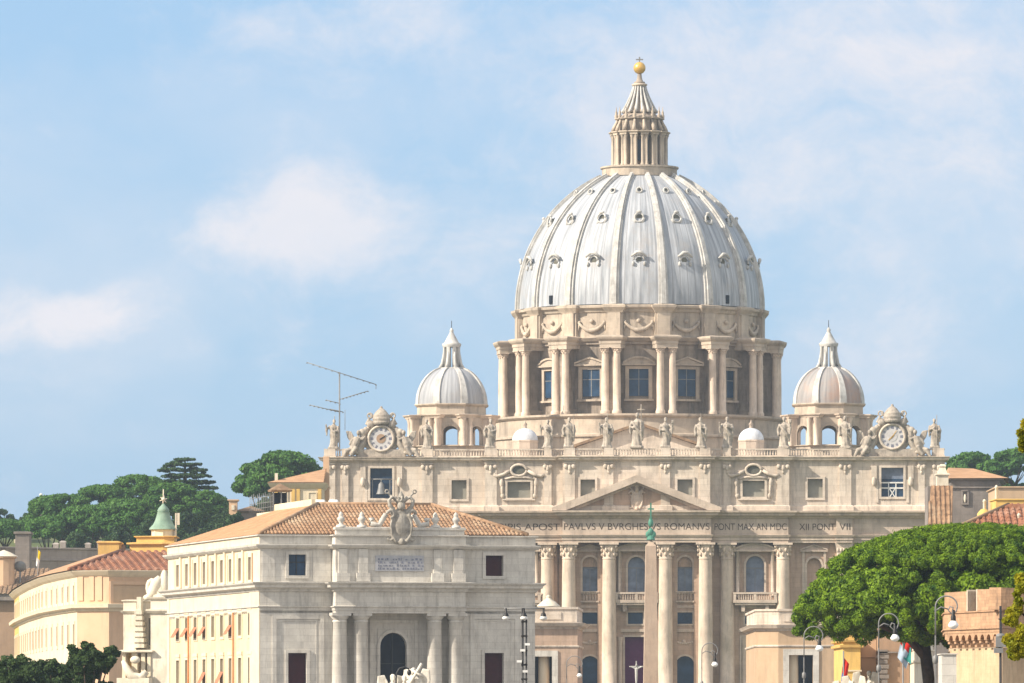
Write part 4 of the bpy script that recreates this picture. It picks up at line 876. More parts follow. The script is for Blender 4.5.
def clock(p, zc, lab, hands):
    x = fx(p); y = -.1; w = bworld(x, y, fz(456.8)); r0 = thing('monumental_clock', lab, 'clock', w, bm_, 'clocks at the two ends of the front')
    h = lambda py: fz(py)-fz(456.8)
    zc = h(zc); R = 13/5.395
    m = MB(); m.box(-4.6, 4.6, -.4, 1.2, 0, 1.3); m.blob((0, .5, zc+.2), (3.6, .6, 3.4), 20, 12)
    for s in (-1, 1):
        m.tube([(s*2.6, .2, zc+2.0), (s*3.4, .1, zc+1.0), (s*3.4, .1, zc-.9), (s*4.3, .1, zc-2.4), (s*5.2, .1, .9)], [.5, .6, .7, .7, .5], 8)
        m.blob((s*3.5, 0, zc+1.2), (.7, .6, .7)); m.blob((s*1.9, -.1, zc+2.6), (.7, .5, .7)); m.tube([(s*1.3, .2, zc+2.8), (s*2.4, .1, zc+3.4), (s*2.8, .2, zc+2.6)], [.3, .45, .3], 8)
        m.tube([(s*-1.9, .5, zc+2.3), (s*2.1, .5, zc+4.4)], .18, 6); m.tube([(s*2.1+.5*cos(t), .5, zc+4.3+.5*sin(t)) for t in [k*pi/4 for k in range(9)]], .17, 6)
    m.build('carved_surround', M['statue'], r0, remesh=.13)
    m = MB(); m.lathe([(1.55, zc+2.6), (1.75, zc+3.0), (1.6, zc+3.3), (1.7, zc+3.7), (1.55, zc+4.0), (1.5, zc+4.4), (1.2, zc+4.8), (.9, zc+5.2), (.4, zc+5.6), (.1, zc+5.8)], (0, .4), 20); m.blob((0, .4, zc+5.8), .28)
    m.build('stone_tiara', M['statue'], r0, remesh=.1)
    for s in (-1, 1):
        m = MB()      # seated winged angel leaning on the dial
        m.tube([(s*5.2, -.2, 1.4), (s*4.7, -.4, 2.6), (s*4.3, -.3, 3.6)], [.8, .75, .65], 10); m.blob((s*4.2, -.45, 4.5), (.4, .42, .48)); m.tube([(s*4.25, -.35, 3.8), (s*4.2, -.4, 4.3)], .22)
        m.tube([(s*5.0, -.4, 1.5), (s*4.6, -1.0, 1.7), (s*5.6, -1.2, .2)], [.55, .45, .3], 8); m.tube([(s*5.3, -.3, 1.4), (s*6.4, -.8, 1.2), (s*7.0, -.9, -.1)], [.55, .42, .28], 8)
        m.tube([(s*4.3, -.4, 3.6), (s*3.4, -.7, 3.2), (s*2.9, -.6, 3.9)], [.3, .24, .17], 8); m.tube([(s*4.7, -.4, 3.6), (s*5.5, -.5, 3.0), (s*5.9, -.6, 2.2)], [.3, .24, .17], 8)
        m.add([(s*4.7, .2, 3.2), (s*5.6, .5, 4.8), (s*6.6, .5, 4.9), (s*6.3, .45, 3.6), (s*5.6, .3, 2.6)]+[(s*4.7, .45, 3.2), (s*5.6, .75, 4.8), (s*6.6, .75, 4.9), (s*6.3, .7, 3.6), (s*5.6, .55, 2.6)], [(0, 1, 2, 3, 4), (9, 8, 7, 6, 5), (0, 5, 6, 1), (1, 6, 7, 2), (2, 7, 8, 3), (3, 8, 9, 4), (4, 9, 5, 0)])
        m.blob((s*5.3, -.5, .8), (1.2, .6, .5))
        m.build('reclining_angel', M['statue'], r0, remesh=.11)
    Mt = Matrix.Translation((0, -.25, zc)) @ Matrix.Rotation(pi/2, 4, 'X')
    rg = MB(Mt).lathe([(R*.86, -.2), (R*.86, .28), (R*.93, .42), (R*1.02, .38), (R*1.06, .1), (R*1.06, -.3)], (0, 0), 40); rg.build('dial_rim', M['attic'], r0)
    di = MB(Mt).lathe([(R*.87, 0), (R*.87, .14)], (0, 0), 40).build('dial', M['dialw'], r0)
    nu = MB(Mt)
    for k in range(12):
        nu.M = Mt @ Matrix.Rotation(2*pi*k/12, 4, 'Z')
        for dx in ((-.1, .1) if k % 3 else (-.17, 0, .17)): nu.box(dx-.045, dx+.045, R*.6, R*.83, .145, .17)
    nu.build('numerals', M['dialb'], di)
    MB(Mt).lathe([(R*.36, .142), (R*.36, .19)], (0, 0), 24).build('dial_centre', M['brown'] if p < 600 else M['dialw'], di)
    for ang, ln, wd in hands:
        hm_ = MB(Mt @ Matrix.Rotation(-ang, 4, 'Z')); hm_.add([(-wd, -.3, .22), (wd, -.3, .22), (wd*.6, ln*.8, .22), (0, ln, .22), (-wd*.6, ln*.8, .22)]+[(-wd, -.3, .25), (wd, -.3, .25), (wd*.6, ln*.8, .25), (0, ln, .25), (-wd*.6, ln*.8, .25)], [(4, 3, 2, 1, 0), (5, 6, 7, 8, 9), (0, 1, 6, 5), (1, 2, 7, 6), (2, 3, 8, 7), (3, 4, 9, 8), (4, 0, 5, 9)])
        hm_.build('hand', M['gold'] if p > 600 else M['iron'], di)
clock(381, 438.5, 'left stone clock with a dark centre under a carved tiara, flanked by reclining angels', [(1.0, 1.3, .12)])
clock(892, 437, 'right stone clock with a pale centre under a carved tiara, flanked by reclining angels', [(.6, 1.5, .1), (4.0, 1.1, .12)])
# processional crucifix in front of the curtained doorway
cz = MB(); c = bworld(fx(636.5), -3.2); zt = fz(661)
cz.box(-.1, .1, -.1, .1, zt-7.5, zt); cz.box(-1.3, 1.3, -.1, .1, zt-1.2, zt-.95); 
cz.tube([(-1.2, -.2, zt-1.0), (-.3, -.25, zt-1.4), (0, -.25, zt-1.5), (.3, -.25, zt-1.4), (1.2, -.2, zt-1.0)], [.1, .14, .2, .14, .1], 8); cz.tube([(0, -.25, zt-1.4), (0, -.28, zt-3), (0, -.22, zt-5)], [.3, .25, .1], 8); cz.blob((0, -.3, zt-.8), (.2, .2, .25))
o = cz.build('crucifix', M['rib'], None, remesh=.07); o.location = (c.x, c.y, 0); tag(o, 'pale crucifix standing before the purple curtain of the main doorway', 'crucifix')
# obelisk
YO = 1105; s = F/YO; t = thing('obelisk', 'tall plain granite obelisk before the church front, topped with a green bronze ornament', 'obelisk', (X(650.8, YO), YO, 0), radians(2))
Zo = lambda py: Zp(py, YO)
sq = lambda h: [(-h, -h), (h, -h), (h, h), (-h, h)]
MB().loft(sq(7.4/s), [(0, Zo(690)), (-1.7/s*1.35, Zo(546)), (-7.3/s, Zo(539.5))]).build('shaft', M['obel'], t)
MB().loft(sq(2.6), [(1.0, .1), (1.0, 1.2), (.2, 1.6), (.0, 1.8), (0, 9), (.4, 9.5), (.4, 10), (-.6, 10.4), (-.9, Zo(690))]).build('pedestal', M['obel'], t)
ob = MB(); zz = Zo(540)
for k, (x_, w_) in enumerate(((-.45, .5), (0, .62), (.45, .5))): ob.blob((x_, 0, zz+.9+(.35 if k == 1 else 0)), (w_*.8, w_*.7, w_*1.05), 10, 8)
ob.blob((0, 0, zz+2.7), (.42, .42, .7), 10, 8); ob.lathe([(.75, zz), (.5, zz+.5), (.3, zz+.7)], (0, 0), 8)
for k in range(6): ob.tube([(0, 0, zz+2.7), (.4*cos(k*pi/3+.3), .4*sin(k*pi/3+.3), zz+3.9)], [.12, .03], 4)
ob.build('bronze_finial', M['bronze'], t, remesh=.08)
cx_ = MB().box(-.12, .12, -.1, .1, zz+3.2, zz+5.9); cx_.box(-.5, .5, -.09, .09, zz+4.8, zz+5.05); cx_.build('cross', M['bronze'], t)
# fountain: mushroom crown under a jet
YN = 1150; c = at(548.5, 605, YN); t = thing('fountain', 'old stone fountain with a shallow mushroom-shaped top seen over the left wing wall', 'fountain', (c.x, YN, 0)); s = F/YN
q = lambda py: Zp(py, YN)
MB().lathe([(.35, q(614)), (1.3, q(607.5)), (1.95, q(606.6)), (1.9, q(605.8)), (1.2, q(602)), (.5, q(599)), (.35, q(597.5)), (.5, q(596.5)), (.1, q(595))], (0, 0), 24).build('mushroom_cap', M['churchw'], t)
MB().lathe([(1.8, .1), (1.8, 1), (.7, 1.4), (.6, 4), (1, 5), (.5, 5.4), (.4, 10), (.45, q(614))], (0, 0), 20).build('stem', M['churchw'], t)
MB().lathe([(3.4, 5.6), (4.2, 6.5), (4.3, 6.9), (3.9, 6.9), (.6, 6.0)], (0, 0), 32).build('basin', M['churchw'], t)
# ---------------------------------------------------------------- wings of the colonnade
def wing(name_lab, Yw, x0p, x1p, topp, corp, right):
    s = F/Yw; t = thing('colonnade_end', name_lab, 'building', (0, 0, 0)); x0, x1 = X(x0p, Yw), X(x1p, Yw); z = lambda py: Zp(py, Yw)
    if right: poly = [(x0+3.4, Yw), (x1, Yw), (x1, Yw+45), (x0, Yw+45), (x0, Yw+2.2)]
    else: poly = [(x0, Yw), (x1, Yw), (x1+1.0, Yw+25), (x0-5, Yw+25)]
    # doorways cut in the front sheet
    m = MB(); hol = (X(789, Yw), X(813, Yw), .2, z(655), 0) if right else (X(529, Yw), X(552, Yw), .2, z(656.5), 0)
    fxa = poly[0][0]
    m.panel(fxa, x1, .1, z(topp+22), Yw, [hol], 1.2)
    pts = poly[1:]+[poly[0]]
    for a, b in zip(pts, pts[1:]): m.add([(a[0], a[1], .1), (b[0], b[1], .1), (b[0], b[1], z(topp+22)), (a[0], a[1], z(topp+22))], [(0, 1, 2, 3)])
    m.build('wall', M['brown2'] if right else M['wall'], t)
    ring(MB(), hol[0], hol[1], .3, hol[3], Yw-.2, Yw+.1, .9).build('door_frame', M['ptrav'], t)
    MB().box(hol[0], hol[1], Yw+3.2, Yw+3.4, .1, hol[3]+1).build('door_opening', M['gdark'] , t)
    cpx = 801 if right else 544
    MB().lathe([(1.0, .1), (.95, 1), (.85, hol[3]+.5)], (X(cpx, Yw)-(1.2 if right else 0), Yw+1.9), 16).build('column', M['cream'], t)
    MB().loft(poly, [(0, z(topp+22)), (.12, z(topp+21.5)), (.15, z(topp+20.5)), (.75, z(topp+19)), (.9, z(topp+17.6)), (1.1, z(topp+16)), (0, z(topp+15.5))]).build('cornice', M['attic'], t)
    MB().loft(poly, [(.12, z(corp+2)), (.2, z(corp+1)), (.2, z(corp)), (0, z(corp)+.02)]).build('band', M['attic'], t)
    MB().loft(poly, [(-.1, z(topp+15.3)), (-.1, z(topp+3)), (.12, z(topp+2)), (.12, z(topp)), (-.4, z(topp)+.02)]).build('parapet', M['attic'], t)
    for q in ((x0+.6, x0+3.6), ) if 0 else (): pass
    dd = MB()
    for k in range(3):
        xa = (x0+ (4.2 if right else 1.5))+k*4.6
        if xa+3 < x1: dd.box(xa, xa+3.2, Yw-.05, Yw+.05+.05, z(topp+12.5), z(topp+5))
    dd.build('parapet_panel', M['attic'], t)
    return t
M['brown2'] = stone('ochre_wing_plaster', (.52, .37, .24), (.43, .31, .2), scale=.2, streak=.3)
wing('right end block of the colonnade with a chamfered sunlit corner, partly under the big pine', 1060, 756, 850, 609, 645, True)
wing('left end block of the colonnade, pale cornice above a tall doorway, beside the grey palace', 1060, 500, 577.5, 607, 645.5, False)
# ================================================================ grey palace in the left foreground
PF = Face((X(260, 800), 800.0), radians(14)); P = thing('corner_palace', 'grey stone palace with a four-column portico, tiled hip roof and yellow sunlit side', 'building', (PF.P[0], PF.P[1], 0), PF.a)
u = PF.u
def z(px, py): return PF.z(px, py)
U1 = u(535); PS = Face(PF.P, PF.a+pi/2)     # side wall runs back from the same corner
PL = PS.u(168)
Ms = Matrix.Translation((0, PL, 0)) @ Matrix.Rotation(-pi/2, 4, 'Z')
zE = z(260, 534.5); zC1 = z(260, 546); zA0 = z(260, 582); zFb = z(260, 613)
up0, up1 = u(332), u(461.5)
rect = [(0, 0), (U1, 0), (U1, PL), (0, PL)]
fp_ = [(0, 0), (up0, 0), (up0, -1.9), (up1, -1.9), (up1, 0), (U1, 0), (U1, PL), (0, PL)]
wins = []
def W_(pa, pb, ya, yb, arch=0): c = (pa+pb)/2; return (u(pa), u(pb), z(c, ya), z(c, yb), arch)
top_w = [W_(288.5, 306, 575.5, 554.5), W_(485.5, 503, 576, 555.5)]
low_w = [W_(288, 306.5, 700, 653), W_(484.5, 503.5, 700, 653)]
arch_w = W_(382.5, 409, 715, 632.5, 1)
f = MB(); f.panel(0, up0, 0, zE-.6, 0, [top_w[0], low_w[0]], .7); f.panel(up1, U1, 0, zE-.6, 0, [top_w[1], low_w[1]], .7)
f.panel(up0, up1, 0, zFb, 1.3, [(arch_w[0]*1, arch_w[1], arch_w[2], arch_w[3], 1)], .7)
f.box(up0-.0, up0+.02, 0, 1.3, 0, zFb); f.box(up1-.02, up1, 0, 1.3, 0, zFb)
f.panel(up0, up1, zA0, zE-.6, -1.9, [], 0)
f.box(up0, up0+.02, -1.9, 0, zA0, zE-.6); f.box(up1-.02, up1, -1.9, 0, zA0, zE-.6)
f.box(U1-.02, U1, 0, PL, 0, zE-.6); f.box(0, U1, PL-.02, PL, 0, zE-.6)
f.build('front_wall', M['ptrav'], P)
# side wall: plaster fields
sw = []
n9 = [ (170+8+i*10.15) for i in range(9)]
sx = lambda px: PL-PS.u(px)       # side wall metres from its far end
def SW(c, hw, ya, yb): k = PS.Y(c); return (sx(c-hw), sx(c+hw), CAMZ+(HZ-ya)/F*k, CAMZ+(HZ-yb)/F*k, 0)
cs = [(174.2, 183.2, 191.8, 200.7, 209.4, 218.2, 226.8, 236.3, 246.2)[i]+4 for i in range(9)]
PY0 = PS.Y(260)
def zs(py): return CAMZ+(HZ-py)/F*PY0    # heights read at the near corner
upr = [(sx(c-1.4), sx(c+1.4), zs(579), zs(556)) for c in cs]
mid = [(sx(c-1.5), sx(c+1.5), zs(634.5), zs(612)) for c in cs]
lo = [(sx(c-1.5), sx(c+1.5), zs(684), zs(657)) for c in cs]
bot = [(sx(c-1.5), sx(c+1.5), 2, 8) for c in cs]
q = MB(Ms).panel(0, PL, 0, zA0, 0, mid+lo+bot, .35); q.build('side_wall', M['pyel'], P)
q = MB(Ms).panel(0, PL, zA0, zE-.6, 0, upr, .5); q.build('side_attic_wall', M['cream'], P)
tr = MB(Ms)
for i, c in enumerate(cs):
    a, b = upr[i][0], upr[i][1]; 
    tr.box(b+.75, b+1.55, -.22, .02, zs(581), zs(548)) if i < 8 else None
for a in (0, sx(250.5)): tr.box(a, a+(1.4 if a == 0 else PL-a), -.12, .02, 0, zs(583))
for zz0, zz1 in ((zs(611), zs(592)), ): tr.box(0, PL, -.06, .02, zz0, zz1)
tr.build('pale_trim', M['cream'], P)
sp_ = MB(Ms); sp_.box(0, PL-.02, -.1, .0, z(260, 543.8), z(260, 536.2)); sp_.build('side_parapet', M['cream'], P)
sp_ = MB(Ms); sp_.box(0, PL-.02, -.07, .0, z(260, 605), z(260, 592.2)); sp_.build('side_frieze', M['cream'], P)
cp = MB(Ms)
for i in range(9):
    a, b = upr[i][0], upr[i][1]
    for q_ in (a-.75, b+.5): MB(Ms).box(q_, q_+.2, -.1, .02, zs(581), zs(552)).build('terracotta_strip', M['flat'], P)
for grp in (upr, mid, lo, bot):
    for i, (a, b, c, d) in enumerate(grp):
        fr = MB(Ms); ring(fr, a, b, c, d, -.1, .03, .42 if grp is upr else .34); 
        if grp is not upr: fr.box(a-.42, b+.42, -.16, .0, d+.35, d+.75)
        wo = fr.build('window', M['cream'], P)
        MB(Ms).box(a-.02, b+.02, .32, .34, c-.02, d+.02).build('pane', M['gdark'] if grp is not upr else M['red'], wo)
        if (grp is mid and i in (0, 1, 2, 3, 6)) or (grp is lo and i in (3, 5)):
            k = MB(Ms); h_ = d-c; k.add([(a-.1, -.12, c+h_*.5), (b+.1, -.12, c+h_*.5), (b+.1, -.75, c+.25), (a-.1, -.75, c+.25), (a-.1, -.12, c+h_*.5-.06), (b+.1, -.12, c+h_*.5-.06), (b+.1, -.75, c+.19), (a-.1, -.75, c+.19)], [(0, 1, 2, 3), (7, 6, 5, 4), (0, 3, 7, 4), (1, 5, 6, 2), (2, 6, 7, 3), (0, 4, 5, 1)])
            k.build('awning', M['awn'], wo)
for px in (190.3, 235): 
    MB(Ms).tube([(sx(px), -.25, 0), (sx(px), -.25, zs(611))], .12, 8).build('drainpipe', M['pipe'], P)
# front openings
def front_open(h, y, m, bar=True, deep=.6):
    a, b, c, d, arch = h; wo = ring(MB(), a, b, c, d, y-.18, y+.05, .35, arch)
    wo = wo.build('window', M['ptrav'], P); MB().box(a-.02, b+.02, y+deep, y+deep+.02, c-.05, d+.02).build('pane', m, wo)
    if bar: g = MB(); g.box((a+b)/2-.05, (a+b)/2+.05, y+deep-.12, y+deep-.02, c, d); g.box(a, b, y+deep-.12, y+deep-.03, c+(d-c)*.62, c+(d-c)*.62+.1); g.build('glazing_bar', M['iron'], wo)
front_open(top_w[0], 0, M['gblue']); front_open(top_w[1], 0, M['red'], False); front_open(low_w[0], 0, M['red'], False); front_open(low_w[1], 0, M['red'], False)
front_open(arch_w, 1.3, M['gdark'], True)
# sunk panels round the lower windows, drawn by raised borders
for (pa, pb) in ((272, 324), (470, 519)):
    a, b = u(pa), u(pb); c, d = 1.5, z(pa, 614.5)
    m = MB(); ring(m, a+.5, b-.5, c+.5, d-.5, -.14, .03, .5); ring(m, a+1.0, b-1.0, c, z(pa, 621), -.06, .03, .14); m.build('panel_border', M['ptrav'], P)
m = MB(); a, b = u(371), u(421); ring(m, a+.5, b-.5, 1, z(371, 623), 1.14, 1.33, .4); ring(m, a+1.3, b-1.3, 1, z(371, 630), 1.2, 1.33, .2); m.build('panel_border', M['ptrav'], P)
# portico columns
zk0, zk1 = z(345, 620), z(345, 613)
for pc in (338.3, 359.3, 433, 454.3):
    c = (u(pc), -.75); m = MB().lathe([(1.15, 0), (1.15, .6), (1.0, 1.0), (.92, 1.1), (.92, 8), (.80, zk0-.3), (.86, zk0-.25), (.86, zk0-.1), (.78, zk0)], c, 24)
    o = m.build('column', M['ptrav'], P)
    k = MB().lathe([(.8, zk0+.01), (1.08, zk0+.35), (1.1, zk0+.45)], c, 24); k.box(c[0]-1.12, c[0]+1.12, c[1]-1.1, c[1]+1.1, zk0+.46, zk1); k.build('capital', M['ptrav'], o)
# portico soffit slab, entablature and cornices all round
fp2 = [(0, 0), (up0, 0), (up0, -1.9), (up1, -1.9), (up1, 0), (U1, 0), (U1, PL), (0, PL)]
MB().loft(fp2, [(.0, zFb), (.0, z(260, 610.5)), (.1, z(260, 610.4)), (.12, z(260, 607.5)), (.28, z(260, 607)), (.3, z(260, 606)), (.02, z(260, 605.5)), (0, z(260, 592)), (.2, z(260, 591)), (.3, z(260, 588.8)), (.75, z(260, 587.3)), (.8, z(260, 585.2)), (1.05, z(260, 583.4)), (1.1, z(260, 582.2)), (0, z(260, 581.6))]).build('main_cornice', M['ptrav'], P)
MB().loft(fp2, [(.02, z(260, 549)), (.3, z(260, 548)), (.55, z(260, 546)), (.6, z(260, 544.5)), (.05, z(260, 544)), (.05, z(260, 536)), (.35, z(260, 535.5)), (.35, zE), (-.1, zE+.02)]).build('parapet', M['ptrav'], P)
m = MB(); m.box(up0, up1, -1.9, -.9, zE+.03, z(395, 527)-.0) if 0 else None
ab = MB(); za = z(260, 580.5)
for (pa, pb) in ((332.5, 345.5), (352.5, 366), (427.5, 439.5), (447.5, 461)):
    a, b = u(pa), u(pb); MB().box(a+.25, b-.25, -2.15, -1.88, za+.9, z(260, 549)).box(a, b, -2.3, -1.88, za-.1, za+.9).build('attic_pilaster', M['ptrav'], P)
for (pa, pb) in ((262, 275), (313, 331)): MB().box(u(pa), u(pb)-.05, -.12, .02, za-.1, z(260, 549)).build('attic_pilaster', M['ptrav'], P)
ta = MB().box(u(371.5), u(420), -2.05, -1.89, z(395, 571.5), z(395, 556)); to = ta.build('tablet', M['tablet'], P)
lines = ('PIVS XII PONT MAX', 'ANNO IVBILAEI MCML', 'AD MAIOREM DEI GLORIAM')
# worn lettering: three rows whose strokes can no longer be told apart
rr = random.Random(5); lt = MB()
for r_ in range(4):
    zz_ = z(395, 559.8+3.1*r_); xx = u(374)
    while xx < u(417.5):
        w_ = rr.uniform(.16, .5); lt.box(xx, xx+w_*.55, -2.07, -2.055, zz_-.1, zz_+rr.uniform(.03, .16)); xx += w_+(.35 if rr.random() < .15 else 0)
lt.build('inscription', M['letterb'], to)
# low centre parapet with urns and arms
MB().loft([(up0, -1.9), (up1, -1.9), (up1, -.9), (up0, -.9)], [(-.05, zE+.03), (-.05, z(395, 528)), (.1, z(395, 527.5)), (.1, z(395, 526)), (-.1, z(395, 525.8))] if 0 else [(-.1, zE+.03), (-.1, zE+.55), (.05, zE+.6), (.05, zE+.85), (-.1, zE+.9)]).build('centre_parapet', M['ptrav'], P)
for pc in (338.3, 359, 432.5, 453):
    c = (u(pc), -1.4); zz_ = zE+.9
    m = MB().lathe([(.6, zz_), (.55, zz_+.2), (.25, zz_+.3), (.22, zz_+.5), (.42, zz_+.75), (.46, zz_+.95), (.34, zz_+1.15), (.24, zz_+1.2), (.3, zz_+1.35), (.2, zz_+1.6), (.02, zz_+1.8)], c, 14); m.build('urn', M['ptrav'], P)
ca = arms((u(396.5), -2.35, z(396, 546)), 6.5, M['armst'], 'coat_of_arms', P, True, .09)
m = MB()
for s_ in (-1, 1):
    x0_ = u(396.5); m.tube([(x0_+s_*1.6, -1.5, zE+2.4), (x0_+s_*2.4, -1.5, zE+1.1), (x0_+s_*3.4, -1.5, zE+1.3), (x0_+s_*3.5, -1.5, zE+1.8), (x0_+s_*3.0, -1.5, zE+1.8)], [.3, .35, .35, .28, .2], 8)
m.build('scroll', M['ptrav'], ca)
# roof: corrugated tile slopes
def slope(mb, A, Bp, C, D, step=.55, r=.13, rows=1.2):
    """A-B eave, D-C ridge edge (C above B); tile rows run from the eave to the ridge"""
    A, Bp, C, D = map(Vector, (A, Bp, C, D)); e = (Bp-A); L0 = e.length; e.normalize(); nrm = e.cross((D-A) if (D-A).cross(e).length > .01 else (C-A)).normalized()
    if nrm.z < 0: nrm = -nrm
    mb.add([A, Bp, C, D], [(0, 1, 2, 3)])
    upv = nrm.cross(e).normalized(); 
    if upv.z < 0: upv = -upv
    def top(x):    # how far the slope reaches above eave position x
        dC, dD = (C-A), (D-A); xc, hc = dC.dot(e), dC.dot(upv); xd, hd = dD.dot(e), dD.dot(upv)
        if x < xd: return hd*x/max(xd, 1e-3)
        if x > xc: return hc*(L0-x)/max(L0-xc, 1e-3)
        return hd+(hc-hd)*(x-xd)/max(xc-xd, 1e-3)
    n = int(L0/step)
    for i in range(n):
        x = (i+.5)*L0/n; h = top(x)
        if h < .3: continue
        nseg = max(1, int(h/rows))
        for k in range(nseg):
            h0, h1 = h*k/nseg, h*(k+1)/nseg
            p0 = A+e*x+upv*h0+nrm*.0; p1 = A+e*x+upv*h1; j = random.uniform(-.03, .03); w_ = step*.33+j*.5
            up_ = nrm*(r*1.25); dn = nrm*(r*.85)
            mb.add([p0-e*w_, p0-e*w_*.5+up_, p0+e*w_*.5+up_, p0+e*w_, p1-e*w_*.85, p1-e*w_*.42+dn, p1+e*w_*.42+dn, p1+e*w_*.85], [(0, 4, 5, 1), (1, 5, 6, 2), (2, 6, 7, 3), (0, 1, 2, 3)])
zR = CAMZ+(HZ-505)/F*812.5; rd = 10.0; ov = .1; ze_ = zE+.06
r1 = MB(); slope(r1, (-ov, -ov, ze_), (U1-.9, -ov, ze_), (U1-rd, rd, zR), (rd-1, rd, zR), .46, .17, .9); r1.build('front_roof_slope', M['tile'], P)
r1 = MB(); slope(r1, (U1-.9, -ov, ze_), (U1-.9, PL+ov, ze_), (U1-rd, PL-rd, zR), (U1-rd, rd, zR)); r1.build('right_roof_slope', M['tile'], P)
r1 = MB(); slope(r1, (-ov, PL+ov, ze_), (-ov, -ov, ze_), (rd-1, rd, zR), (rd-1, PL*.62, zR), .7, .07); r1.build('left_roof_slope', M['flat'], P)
r1 = MB(); r1.add([(U1+ov, PL+ov, ze_), (-ov, PL+ov, ze_), (rd-1, PL*.62, zR), (U1-rd, PL-rd, zR)], [(0, 1, 2), (0, 2, 3)]); r1.build('rear_roof_slope', M['tile'], P)
m = MB().box(rd-1, U1-rd, rd-.2, PL-rd, zR-.6, zR-.02); m.box(rd-1.1, rd-.6, rd+3, PL*.62, zR-.4, zR+.75); m.build('roof_terrace', M['cream'], P)
m = MB().tube([(-ov, -ov, ze_+.1), (rd-1, rd, zR+.1)], .28, 6); m.tube([(U1-.9, -ov, ze_+.1), (U1-rd, rd, zR+.1)], .28, 6); m.tube([(rd-1, rd, zR+.1), (U1-rd, rd, zR+.1)], .25, 6); m.build('ridge_tiles', M['tile'], P)
# kiosk and railing on the terrace
def pw(ux, uy, zz=0): return Vector((P.location.x+ux*cos(PF.a)-uy*sin(PF.a), P.location.y+ux*sin(PF.a)+uy*cos(PF.a), zz))
Yk = 838; kx = X(280, Yk); t = thing('roof_gazebo', 'small dark gazebo with a pointed roof on the palace terrace', 'gazebo', (kx, Yk, zR-.02), .2)
m = MB(); 
for a_ in (-1, 0, 1):
    for b_ in (-1, 1): m.box(a_*.95-.07, a_*.95+.07, b_*.9-.07, b_*.9+.07, 0, 2.4)
m.build('post', M['greyiron'], t); MB().loft(sq(1.05), [(.2, 2.4), (.25, 2.6), (-1.0, 3.4)]).build('roof', M['tileb'], t); MB().box(-.85, .85, .6, .7, 0, 2.3).build('back_panel', M['gdark'], t)
m = MB()
pA, pB = Vector((X(250, 850), 850, 0)), Vector((X(273, 838), 838, 0))
for k in range(13):
    pp_ = pA.lerp(pB, k/12); m.tube([(pp_.x, pp_.y, zR), (pp_.x, pp_.y, zR+2.2+.12*(k % 3))], .04, 5)
for hh in (.6, 1.2, 1.9): m.tube([(pA.x, pA.y, zR+hh), (pB.x, pB.y, zR+hh)], .035, 5)
tag(m.build('terrace_railing', M['greyiron']), 'thin grey metal railing along the palace terrace, left of the gazebo', 'railing')
for k, (pa, pb, lab) in enumerate(((313, 325, 'white water tank on the palace roof, left one of two'), (329, 338, 'white water tank on the palace roof, right one of two'))):
    Yk = 824; a, b = X(pa, Yk), X(pb, Yk); m = MB(Matrix.Translation(((a+b)/2, Yk, zR+.5)) @ Matrix.Rotation(pi/2, 4, 'Y')).lathe([(.1, -(b-a)/2-.1), (.45, -(b-a)/2), (.5, -(b-a)/2+.15), (.5, (b-a)/2-.15), (.45, (b-a)/2), (.1, (b-a)/2+.1)], (0, 0), 16)
    tag(m.build('water_tank', M['white']), lab, 'tank', 'white tanks on the palace roof')
# ================================================================ left of the palace
def winbox(face_M, par, a, b, c, d, m, y=0, fr=.25, mat=None):
    wo = ring(MB(face_M), a, b, c, d, y-.1, y+.03, fr).build('window', mat or M['cream'], par)
    MB(face_M).box(a-.02, b+.02, y+.3, y+.33, c-.02, d+.02).build('pane', m, wo)
def segM(a, b):
    an = atan2(b[1]-a[1], b[0]-a[0]); return Matrix.Translation((a[0], a[1], 0)) @ Matrix.Rotation(an, 4, 'Z'), (Vector(b)-Vector(a)).length
YP = 1000.0; s = F/YP; zq = lambda py: Zp(py, YP)
def pt(px, Y): return (X(px, Y), Y)
front = [pt(14.5, 1190), pt(19, 1150), pt(29, 1100), pt(44, 1050), pt(60, 1022), pt(77, 1000), pt(109, 996.6), pt(200, 1003)]
poly = front+[(X(200, 1003), 1100), (X(60, 1200)-5, 1220)]
t = thing('curved_palace', 'peach palace with a curved sunlit side and red hip roof behind the dark trees', 'building')
zc_ = zq(605); ztop = zq(574)
for k, (a, b) in enumerate(zip(front, front[1:])):
    Mx, Ls = segM(a, b); m = MB(Mx); hol = []; hol2 = []
    if k < 5:
        n = max(2, int(Ls/8.5)) if k < 4 else 3
        for i in range(n):
            c = (i+.5)*Ls/n; hw = .8 if k > 2 else 1.6
            hol.append((c-hw, c+hw, zq(601), zq(585), 0)); hol2.append((c-hw, c+hw, zq(644), zq(624), 0)); hol2.append((c-hw, c+hw, zq(690), zq(664), 0))
    m.panel(0, Ls, .1, zc_, 0, hol2, .3); m.panel(0, Ls, zc_, ztop, 0, hol, .3)
    m.build('wall', M['peach'] if k > 4 else M['cream'] if k > 0 else M['yplaster'], t)
    for h in hol: winbox(Mx, t, *h[:4], M['brown'], 0, .5)
    for h in hol2: winbox(Mx, t, *h[:4], M['brown'], 0, .5)
Mx, Ls = segM(front[6], front[7]); m = MB(Mx); m.panel(0, 0.01, 0, .1, 0, [])
f1 = Face(front[6], segM(front[6], front[7])[0].to_euler().z)
m = ring(MB(Mx), .6, f1.u(148), zq(603), zq(585), -.25, .02, .5); wo = m.build('blind_window', M['peach'], t); MB(Mx).box(.6, f1.u(148), -.06, -.02, zq(603), zq(585)).build('infill', M['brown2'], wo)
m = MB(segM(front[5], front[6])[0]); 
for a_ in (.3, 2.3, 3.8): m.box(a_, a_+.9, -.15, .02, zc_+.6, ztop)
m.build('pilaster_strip', M['peach'], t)
